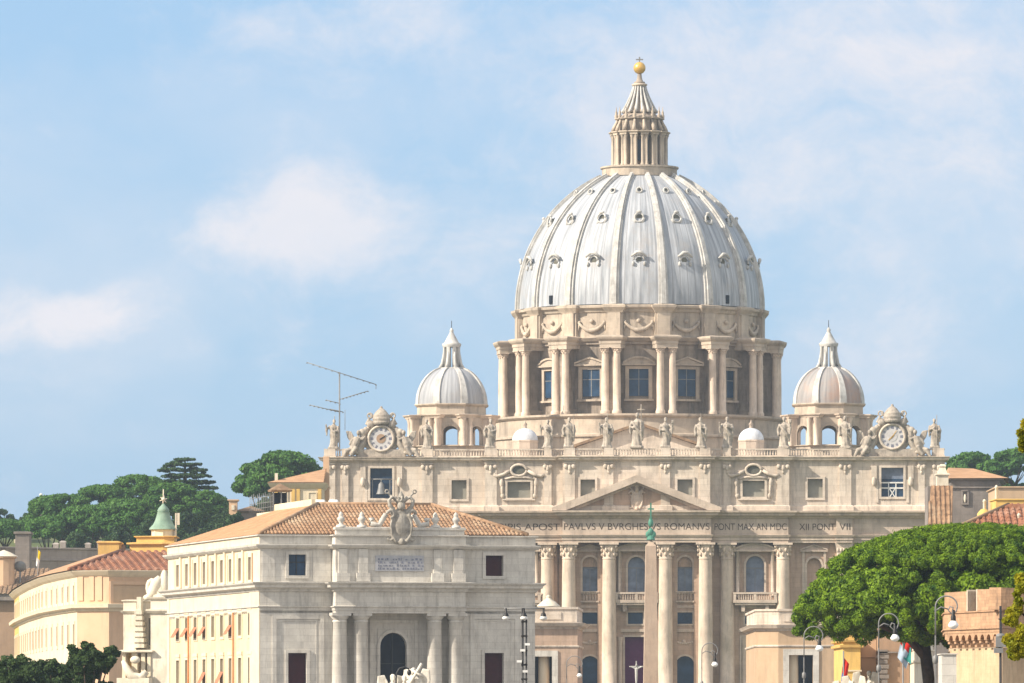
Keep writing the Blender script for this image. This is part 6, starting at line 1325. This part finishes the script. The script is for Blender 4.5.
# ================================================================ lamps
def crook_lamp(px, top, Y, lab, dx, drop, grp='crook-necked street lamps'):
    H = Zp(top, Y); t = thing('street_lamp', lab, 'street lamp', (X(px, Y), Y, 0), 0, grp); k = F/Y; R = dx/2/k; s_ = R*1.0
    m = MB(); m.lathe([(.16, .1), (.15, .9), (.09, 1.1), (.07, 3.2), (.11, 3.3), (.03, 3.5), (.021, H-R-.8)], (0, 0), 10); m.lathe([(.03, H-R-1.6), (.075, H-R-1.55), (.075, H-R-1.4), (.03, H-R-1.35)], (0, 0), 8); m.build('pole', M['greyiron'], t)
    pts = [(0, 0, H-R-.8)]+[(R-R*cos(a_), 0, H-R+R*sin(a_)) for a_ in [pi*i/12 for i in range(13)]]; pts += [(2*R-.02, 0, H-R-.15*R-drop*.0)]
    MB().tube(pts, .021, 8).build('crook', M['greyiron'], t)
    m = MB(); m.tube([(2*R, 0, H-R), (R*1.85, 0, H-R*1.45), (R*1.45, 0, H-R*1.6), (R*1.15, 0, H-R*1.3), (R*1.3, 0, H-R*.95), (R*1.6, 0, H-R*1.05), (R*1.55, 0, H-R*1.3)], .02, 6); m.tube([(.02, 0, H-R*1.3), (R*.5, 0, H-R*1.0), (R*1.15, 0, H-R*1.2)], .02, 6); m.build('scroll', M['greyiron'], t)
    hx_ = R*1.62; zl = H-drop/k
    MB().lathe([(.03, H-R*1.25), (.045, H-R*1.3), (.045, zl+.3), (.07, zl+.24), (.075, zl+.12)], (hx_, 0), 10).build('lamp_holder', M['iron'], t)
    MB().lathe([(.07, zl+.12), (.11, zl+.07), (.15, zl), (.145, zl-.03), (.11, zl-.08), (.05, zl-.11), (.005, zl-.12)], (hx_, 0), 16).build('lamp_shade', M['lampg'], t)
    m = MB()
    for s_ in (-1, 1): m.tube([(0, 0, 3.9), (s_*.25, 0, 4.1), (s_*.28, 0, 3.8)], .025, 6)
    m.build('bracket', M['greyiron'], t)
    return t
crook_lamp(935.5, 596, 196, 'tall grey street lamp with a curled crook in front of the brick bastion', 22, 29)
crook_lamp(878.7, 613.5, 229, 'grey street lamp with a curled crook hanging below the middle of the big pine', 20, 24.5)
crook_lamp(804, 626.5, 261, 'grey street lamp with a curled crook before the right colonnade block', 19, 22)
crook_lamp(701.8, 643, 315, 'grey street lamp with a curled crook before the right-hand columns of the church', 16, 21.5)
crook_lamp(566.5, 656, 380, 'smallest grey crook street lamp, between the left colonnade block and the church', 16, 19.5)
Yl = 300; H = Zp(608, Yl); t = thing('twin_lamp_post', 'dark lamp post with three hanging lamps on a crossbar, by the grey palace corner', 'lamp post', (X(524, Yl), Yl, 0)); k = F/Yl
m = MB().tube([(-.06, 0, 0), (-.06, 0, H)], .045, 6); m.tube([(.1, 0, 0), (.1, 0, H-.3)], .035, 6)
z0_ = 4
while z0_ < H-.6: m.box(-.12, .15, -.05, .05, z0_, z0_+.08); z0_ += .62
m.build('pole', M['iron'], t); MB().tube([(-.85, 0, H-.02), (.9, 0, H-.02)], .03, 6).build('crossbar', M['greyiron'], t)
for dx in (-18, 0, 19.5):
    x_ = dx/k; m = MB().lathe([(.04, H), (.05, H-.2), (.09, H-.24), (.13, H-.36)], (x_, 0), 10); m.build('lamp_holder', M['iron'], t); MB().lathe([(.12, H-.36), (.17, H-.44), (.12, H-.5), (.02, H-.53)], (x_, 0), 12).build('lamp_shade', M['white'], t)
for (dx, py, lab) in ((-4.5, 661, 1), (3.6, 644, 1), (1.5, 671, 1), (-1, 650, 1)):
    MB().box(dx/k-.12, dx/k+.1, -.16, .04, Zp(py+1.5, Yl), Zp(py-.8, Yl)).build('floodlight', M['white'], t)
m = MB(); 
YL2 = 300; t = thing('lamp_column', 'slim dark post with a box-shaped fitting in front of the brick bastion', 'lamp post', (X(1000.5, YL2), YL2, 0)); MB().tube([(0, 0, 0), (0, 0, Zp(606, YL2))], [.09, .05], 8).build('pole', M['iron'], t)
MB().lathe([(.05, Zp(620, YL2)), (.11, Zp(619, YL2)), (.05, Zp(618, YL2))], (0, 0), 8).build('collar', M['iron'], t)
m = MB().box(-.28, .1, -.15, .15, Zp(653, YL2), Zp(648, YL2)); m.box(-.2, .22, -.12, .12, Zp(647, YL2), Zp(637, YL2)); m.blob((.0, 0, Zp(636, YL2)), (.2, .15, .12)); m.build('floodlight', M['greyiron'], t)
# ================================================================ bridge angels in the foreground
Ys = 520
def angel(px, top, att, lab, seed, rz):
    H = 3.4; m = robed(seed, H, att); s_ = H/5.6
    for sd in (-1, 1):
        m.add([(sd*.15, .25, 2.4), (sd*.5, .5, 3.3), (sd*1.0, .6, 3.2), (sd*1.1, .55, 2.4), (sd*.75, .4, 1.2)]+[(sd*.15, .38, 2.4), (sd*.5, .65, 3.3), (sd*1.0, .75, 3.2), (sd*1.1, .7, 2.4), (sd*.75, .55, 1.2)], [(0, 1, 2, 3, 4), (9, 8, 7, 6, 5), (0, 5, 6, 1), (1, 6, 7, 2), (2, 7, 8, 3), (3, 8, 9, 4), (4, 9, 5, 0)])
    zz = Zp(top, Ys)-H*(1.0); t = thing('angel_statue', lab, 'statue', (X(px, Ys), Ys, 0), rz, 'white marble angels of the bridge')
    o = m.build('figure', M['marble'], t, remesh=.055); o.location.z = zz
    MB().loft(sq(.85), [(.2, .1), (.2, .6), (0, .8), (0, zz-.9), (.2, zz-.7), (.2, zz-.45), (0, zz-.3)]).build('pedestal', M['marble'], t)
    return t
angel(393.5, 673.5, 'book', 'white marble angel before the arched door, left one of three', 3, .4)
t = angel(414, 667, 'book', 'white marble angel carrying a tilted cross before the arched door', 8, -.3)
zz = Zp(667, Ys); MB().tube([(-.55, -.5, zz-1.9), (.75, -.45, zz+.25)], .12, 6).tube([(-.1, -.5, zz-.2), (.9, -.48, zz-.75)], .1, 6).build('cross', M['marble'], t)
t = angel(404.5, 674.5, 'book', 'white marble angel between the two others before the arched door', 11, .1)
for px, top, sd, lab in ((849, 676, 12, 'white marble angel at the foot of the ochre house, left one of three'), (858, 671, 13, 'white marble angel at the foot of the ochre house, middle one of three'), (868.5, 667, 14, 'white marble angel before the brown house, right one of three')):
    angel(px, top+3, 'book', lab, sd, .2*sd)
t = thing('bridge_lamp', 'black iron curved lamp bracket between the marble angels before the arched door', 'street lamp', (X(396, 500), 500, 0)); zz = Zp(667, 500)
MB().tube([(0, 0, 0), (0, 0, zz-.9), (.05, 0, zz-.45), (.25, 0, zz-.1), (.6, 0, zz), (.95, 0, zz-.15)], .06, 6).build('pole', M['iron'], t); MB().blob((.95, 0, zz-.4), (.16, .16, .22)).build('lantern', M['iron'], t)
# ================================================================ trees
def quads(P_, Nn, size, rnd, asp=.6):
    """one leaf-sized quad per point, facing roughly Nn with scatter"""
    n = len(P_); d = Nn+rnd.normal(0, .7, (n, 3)); d /= np.linalg.norm(d, axis=1)[:, None]+1e-9
    r_ = rnd.normal(0, 1, (n, 3)); a_ = np.cross(d, r_); a_ /= np.linalg.norm(a_, axis=1)[:, None]+1e-9; b_ = np.cross(d, a_)
    sz = size*rnd.uniform(.55, 1.3, n)[:, None]; a_ = a_*sz; b_ = b_*sz*asp
    V = np.stack([P_-a_, P_-b_, P_+a_, P_+b_], 1).reshape(-1, 3); return V
def leafmesh(name, V, mat, parent):
    n = len(V)//4; me = bpy.data.meshes.new(name); me.vertices.add(len(V)); me.vertices.foreach_set('co', V.astype('f').ravel())
    me.loops.add(4*n); me.loops.foreach_set('vertex_index', np.arange(4*n, dtype='i')); me.polygons.add(n); me.polygons.foreach_set('loop_start', np.arange(0, 4*n, 4, dtype='i')); me.update(calc_edges=True)
    me.materials.append(mat); return link(bpy.data.objects.new(name, me), parent)
def clump_pts(C_, R_, n, rnd, flat=.7):
    """points near the shell of many clumps; C_ (k,3), R_ (k,)"""
    k = len(C_); idx = rnd.integers(0, k, n); v = rnd.normal(0, 1, (n, 3)); v /= np.linalg.norm(v, axis=1)[:, None]
    r = R_[idx]*rnd.uniform(.55, 1.05, n)**.6; r = np.where(rnd.uniform(0, 1, n) < .12, r*rnd.uniform(1, 1.3, n), r); P_ = C_[idx]+v*r[:, None]*np.array([1, 1, flat]); return P_, v
def stone_pine(loc, R, H, thick, nclump, nleaf, leaf, mat, seed, lab, group=None, cr=None, trunk=True, lean=(0, 0), cat='tree', name='stone_pine', lobes=0):
    rnd = np.random.default_rng(seed); t = thing(name, lab, cat, loc, 0, group)
    cs = []
    while len(cs) < nclump:
        a = rnd.uniform(0, 2*pi); q = rnd.uniform(0, 1)**.5; r = R*q*(1+.12*sin(3*a+seed)+.08*sin(5*a+2*seed))
        top = thick*(1-q**2.4)**.5 if q < 1 else 0
        zz = H-thick+top*rnd.choice([1, 1, 1, .65, .2]) - (rnd.uniform(0, .22)*thick if q > .75 else 0)
        cs.append((r*cos(a)+lean[0], r*sin(a)+lean[1], zz))
    cs = np.array(cs); cr = cr or R*.13; rs = cr*rnd.uniform(.65, 1.35, len(cs)); P_, v = clump_pts(cs, rs, nleaf, rnd)
    leafmesh('crown', quads(P_, v+np.array([0, 0, .25]), leaf, rnd), mat, t)
    if trunk:
        m = MB(); tr = max(.25, R*.045); hb = H-thick*1.15
        base = Vector((0, 0, 0)); fork = Vector((lean[0]*.55, lean[1]*.55, hb*.72))
        m.tube([base, base.lerp(fork, .5)+Vector((tr*.5, 0, 0)), fork], [tr*1.35, tr, tr*.85], 10)
        for i in range(9):
            a = 2*pi*i/9+rnd.uniform(-.2, .2); q = rnd.uniform(.35, .8)*R; e = Vector((lean[0]+q*cos(a), lean[1]+q*sin(a), H-thick*.75)); mid_ = fork.lerp(e, .5)+Vector((0, 0, -thick*.08))
            m.tube([fork, mid_, e], [tr*.6, tr*.35, tr*.12], 7)
        m.build('trunk', M['bark'], t)
    return t
def leafy(loc, blobs, nleaf, leaf, mat, seed, lab, group=None, trunk=None, name='tree', cat='tree', flat=.9, sub=10, H=None):
    """broad-leaved tree or shrub: blobs = [(x,y,z,r)] filled with smaller leaf clumps"""
    rnd = np.random.default_rng(seed); t = thing(name, lab, cat, loc, 0, group); cs = []; rs = []
    for (x, y, z_, r) in blobs:
        for _ in range(sub):
            v = rnd.normal(0, 1, 3); v /= np.linalg.norm(v); q = rnd.uniform(.3, .9)*r; cs.append((x+v[0]*q, y+v[1]*q, z_+v[2]*q*flat)); rs.append(r*rnd.uniform(.25, .42))
    P_, v = clump_pts(np.array(cs), np.array(rs), nleaf, rnd, .85); leafmesh('crown', quads(P_, v+np.array([0, 0, .2]), leaf, rnd), mat, t)
    if trunk:
        m = MB(); top = max(b[2] for b in blobs)*.75; m.tube([(0, 0, -1 if trunk > 0 else 0), (trunk*.4, 0, top*.5), (0, 0, top)], [trunk*1.2, trunk, trunk*.5], 8)
        for (x, y, z_, r) in blobs: m.tube([(0, 0, min(top*.6, z_*.6)), ((x)*.5, y*.5, (z_+top*.6)*.5), (x, y, z_)], [trunk*.5, trunk*.35, trunk*.1], 6)
        m.build('trunk', M['bark'], t)
    return t
# great pine on the right, and its neighbour
Yp = 515; k = F/Yp
def big_pine(px, top, Rpx, thickpx, n, leaves, seed, lab, trunkpx, Y=515, sq_=1.0):
    k = F/Y; R = Rpx/k; H = Zp(top, Y); th = thickpx/k; rnd = np.random.default_rng(seed); x0 = X(trunkpx, Y); t = thing('stone_pine', lab, 'tree', (x0, Y, 0), 0, 'great stone pines on the right'); lx = X(px, Y)-x0
    cs = []; rs = []
    while len(cs) < n:
        a = rnd.uniform(0, 2*pi); q = rnd.uniform(0, 1)**.5; r = R*q
        top_ = (1-q**2.0)**.5; w = rnd.uniform(); zz = H-th+th*top_*(1 if w < .72 else rnd.uniform(.2, .95)); 
        if q > .8: zz -= rnd.uniform(0, .32)*th
        if w > .9: zz = H-th-rnd.uniform(0, .25)*th*(1-q*.5)
        cs.append((r*cos(a)+lx, r*sin(a)*sq_, zz)); rs.append(rnd.uniform(.32, .85)*(1-.2*q))
    cs = np.array(cs); rs = np.array(rs); cs[:, 2] -= rs*.6; P_, v = clump_pts(cs, rs, leaves, rnd, .85)
    leafmesh('crown', quads(P_, v*1.2+np.array([0, 0, .35]), .15, rnd, .33), M['pine'], t)
    ci = np.array([(rr_*cos(aa_)+lx, rr_*sin(aa_)*sq_, H-th*.95+uu_*th*.62*(1-(rr_/R)**2)**.5) for rr_, aa_, uu_ in zip(R*.93*rnd.uniform(0, 1, 420)**.5, rnd.uniform(0, 2*pi, 420), rnd.uniform(0, 1, 420))]); P_, v = clump_pts(ci, np.full(420, .95), leaves//3, rnd, .85)
    leafmesh('crown', quads(P_, v*1.2, .16, rnd), M['pine'], t)
    m = MB(); f_ = Vector((-.35, 0, H-th-1.9)); m.tube([(.4, 0, 0), (.35, 0, f_.z*.5), f_], [.65, .5, .42], 12)
    m.tube([f_, f_+Vector((-.3, 0, 2.2)), f_+Vector((.4, 0, 5.5))], [.38, .33, .2], 8)
    for i in range(12):
        a = 2*pi*i/12+.2; q = rnd.uniform(.35, .85)*R; e = Vector((lx+q*cos(a), q*sin(a), H-th*.8)); m.tube([f_, f_.lerp(e, .45)+Vector((0, 0, -.3)), e], [.3, .2, .07], 7)
    m.tube([f_+Vector((.05, 0, -1.1)), f_+Vector((-1.0, -.5, .1)), f_+Vector((-2.6, -.9, 1.3))], [.32, .26, .16], 8)
    m.build('trunk', M['bark'], t); return t
big_pine(972, 525, 176, 92, 1150, 640000, 4, 'great bright green stone pine spreading over the lamps at right', 929)
big_pine(1075, 516, 92, 92, 420, 200000, 9, 'second great stone pine at the right edge, its crown merging behind the first', 1070, 530)
# yellowing plane tree branches reaching in from the right
Yq = 150; kq = F/Yq; t0x = X(1125, Yq); H0 = 0
bl_ = []
for (px, py, r) in ((1016, 606, 11), (1021, 590, 9), (1012, 620, 8), (1020, 634, 14), (1010, 640, 7), (1028, 650, 18), (1018, 648, 9), (1034, 575, 18), (1022, 434, 5), (1027, 425, 8), (1024, 445, 6), (1042, 430, 16), (1060, 470, 30), (1075, 530, 40), (1060, 600, 30), (1100, 450, 45), (1120, 380, 40), (1130, 550, 50), (1080, 400, 30)):
    bl_.append((X(px, Yq)-t0x, random.uniform(-.3, .3), Zp(py, Yq), r/kq))
leafy((t0x, Yq, 0), bl_, 26000, .075, M['yleaf'], 21, 'yellow-green plane tree leaves reaching in at the right edge', None, .16, 'plane_tree', 'tree', .9, 9)
# dark holm oaks, lower left
for i, (px, top, r, Y, lab) in enumerate(((12, 641, 46, 560, 'dark green bushy tree at the bottom left corner'), (88, 636, 31, 555, 'dark green bushy tree before the curved palace, right one of three at bottom left'), (50, 650, 34, 570, 'low dark green bushy tree between the two others at bottom left'))):
    k = F/Y; R = r/k; H = Zp(top, Y); bl_ = []
    rnd = random.Random(i)
    for j in range(16): a = rnd.uniform(0, 2*pi); q = rnd.uniform(0, .85)*R; bl_.append((q*cos(a), q*sin(a)*.7, H-R*.35-(q/R)**2*R*.5-rnd.uniform(0, .5)*R, R*rnd.uniform(.28, .42)))
    for j in range(8): bl_.append((rnd.uniform(-.7, .7)*R, 0, H-R*1.2-rnd.uniform(0, R), R*.4))
    leafy((X(px, Y), Y, 0), bl_, 26000, .17, M['bushl'], 30+i, lab, 'dark trees at the bottom left', .22, 'holm_oak', 'tree', .9, 9)
m = None
# far wood on the left hill
far = [ # px, top, radius px, thick px, Y, seed
 (62, 497, 40, 27, 1420, 'wide rounded pine sloping down at the left end of the far grove'), (103, 488, 34, 25, 1430, 'broad pine on the left slope of the far grove, second from the left'), (138, 478, 36, 30, 1440, 'tall broad pine near the top of the far grove, left of the cedar'),
 (172, 486, 30, 26, 1400, 'dark pine below the layered cedar'), (90, 508, 36, 22, 1380, 'low pine at the front of the far grove above the stone wall'), (130, 503, 34, 24, 1375, 'lower pine in the middle of the far grove behind the copper lantern'), (205, 494, 26, 26, 1410, 'rounded dark pine at the right end of the far grove'),
 (48, 520, 22, 14, 1385, 'small low pine at the front left of the far grove'), (5, 523, 22, 12, 1400, 'low green pine at the left edge of the picture')]
for i, (px, top, r, th, Y, lab) in enumerate(far):
    k = F/Y; base = 26 if Y < 1400 else 34
    stone_pine((X(px, Y), Y, base), r/k, Zp(top, Y)-base, th/k, 170, 30000, .3, M['fpine'], 50+i, lab, 'pines of the far grove on the left hill', cr=.95)
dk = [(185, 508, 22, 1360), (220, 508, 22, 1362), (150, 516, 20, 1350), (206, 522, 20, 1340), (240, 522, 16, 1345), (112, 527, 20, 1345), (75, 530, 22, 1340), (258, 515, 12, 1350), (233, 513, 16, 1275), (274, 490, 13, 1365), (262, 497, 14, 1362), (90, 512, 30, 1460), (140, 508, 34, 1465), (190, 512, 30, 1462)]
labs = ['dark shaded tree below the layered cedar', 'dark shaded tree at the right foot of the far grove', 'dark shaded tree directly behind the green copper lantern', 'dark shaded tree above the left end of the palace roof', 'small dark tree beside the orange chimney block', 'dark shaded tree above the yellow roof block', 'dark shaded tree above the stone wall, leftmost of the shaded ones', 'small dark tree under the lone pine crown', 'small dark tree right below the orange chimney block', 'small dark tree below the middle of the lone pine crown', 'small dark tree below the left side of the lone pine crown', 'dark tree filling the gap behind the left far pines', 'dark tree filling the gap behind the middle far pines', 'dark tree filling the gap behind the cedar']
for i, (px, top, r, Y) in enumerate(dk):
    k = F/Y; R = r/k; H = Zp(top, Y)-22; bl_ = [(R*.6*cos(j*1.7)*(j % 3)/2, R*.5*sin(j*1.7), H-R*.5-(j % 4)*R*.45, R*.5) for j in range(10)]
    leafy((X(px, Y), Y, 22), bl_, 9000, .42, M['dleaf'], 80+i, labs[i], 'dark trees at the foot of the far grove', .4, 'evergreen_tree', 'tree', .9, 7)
# cedar with flat tiers
Y = 1415; k = F/Y; t = thing('cedar_tree', 'tall dark cedar with flat layered branches on top of the far grove', 'tree', (X(185, Y), Y, 30)); rnd = np.random.default_rng(5); cs = []; rs = []
for (py, w_, dx) in ((459, 8, 0), (464, 17, -3), (469, 25, -2), (475, 24, 3), (481, 27, 2), (487, 27, 6), (493, 26, 4), (500, 26, 2)):
    for _ in range(int(w_*1.6)):
        a = rnd.uniform(0, 2*pi); q = w_/k*rnd.uniform(.1, 1)**.6; cs.append((dx/k+q*cos(a), q*sin(a), Zp(py, Y)-30+rnd.normal(0, .16)-q*.05)); rs.append(rnd.uniform(.4, .9))
P_, v = clump_pts(np.array(cs), np.array(rs), 26000, rnd, .3); leafmesh('crown', quads(P_, v+np.array([0, 0, .5]), .3, rnd), M['dleaf'], t); MB().tube([(0, 0, 0), (0, 0, Zp(480, Y)-30), (0, 0, Zp(457, Y)-30)], [.6, .4, .08], 8).build('trunk', M['bark'], t)
# lone crown left of the basilica
stone_pine((X(285, 1380), 1380, 25), 36/(F/1380), Zp(455, 1380)-25, 34/(F/1380), 150, 26000, .4, M['fpine'], 91, 'rounded stone pine standing alone above the cream wing', None, cr=1.2)
stone_pine((X(262, 1385), 1385, 25), 23/(F/1385), Zp(464, 1385)-25, 26/(F/1385), 50, 14000, .4, M['fpine'], 92, 'smaller pine crown leaning on the left side of the lone pine above the cream wing', None, cr=1.1, trunk=True)
for i, (px, top, r, th, Y, lab) in enumerate(((972, 456, 24, 20, 1500, 'flat-topped far pine behind the right end of the basilica'), (1014, 453, 28, 17, 1490, 'far umbrella pine with bare forked trunk at the right edge'), (958, 460, 10, 20, 1510, 'small far pine touching the right end statue pedestal'), (998, 462, 16, 30, 1520, 'far pine filling the gap between the two flat-topped ones'))):
    k = F/Y; stone_pine((X(px, Y), Y, 48), r/k, Zp(top, Y)-48, th/k, 60, 14000, .42, M['fpine'], 120+i, lab, 'pines far behind the right end of the basilica', cr=1.1)
k = F/1495
leafy((X(1018, 1495), 1495, 45), [(-1, 0, Zp(490, 1495)-45, 1.6), (1, 0, Zp(488, 1495)-45, 1.5), (0, 0, Zp(498, 1495)-45, 2.2)], 3000, .4, M['fpine'], 130, 'small dark shrub at the foot of the far umbrella pine at right', None, .2, 'shrub', 'shrub')
# hazy trees at the left horizon
leafy((X(8, 1800), 1800, 50), [(X(px, 1800)-X(8, 1800), 0, Zp(py, 1800)-50, r/(F/1800)) for px, py, r in ((3, 512, 5), (-8, 515, 8), (10, 518, 5), (2, 522, 8), (14, 521, 4), (-4, 508, 3), (8, 524, 8))], 6000, .5, M['dleaf'], 140, 'distant hazy cedar at the left edge of the picture', None, .4, 'cedar_tree', 'tree', .5)
leafy((X(34, 1750), 1750, 50), [(X(px, 1750)-X(34, 1750), 0, Zp(py, 1750)-50, r/(F/1750)) for px, py, r in ((28, 518, 6), (34, 513, 6), (40, 512, 6), (24, 524, 7), (36, 524, 8), (44, 518, 8))], 8000, .5, M['dleaf'], 141, 'distant hazy clump of a tree sloping up to the far grove', None, .4, 'evergreen_tree', 'tree', .8)
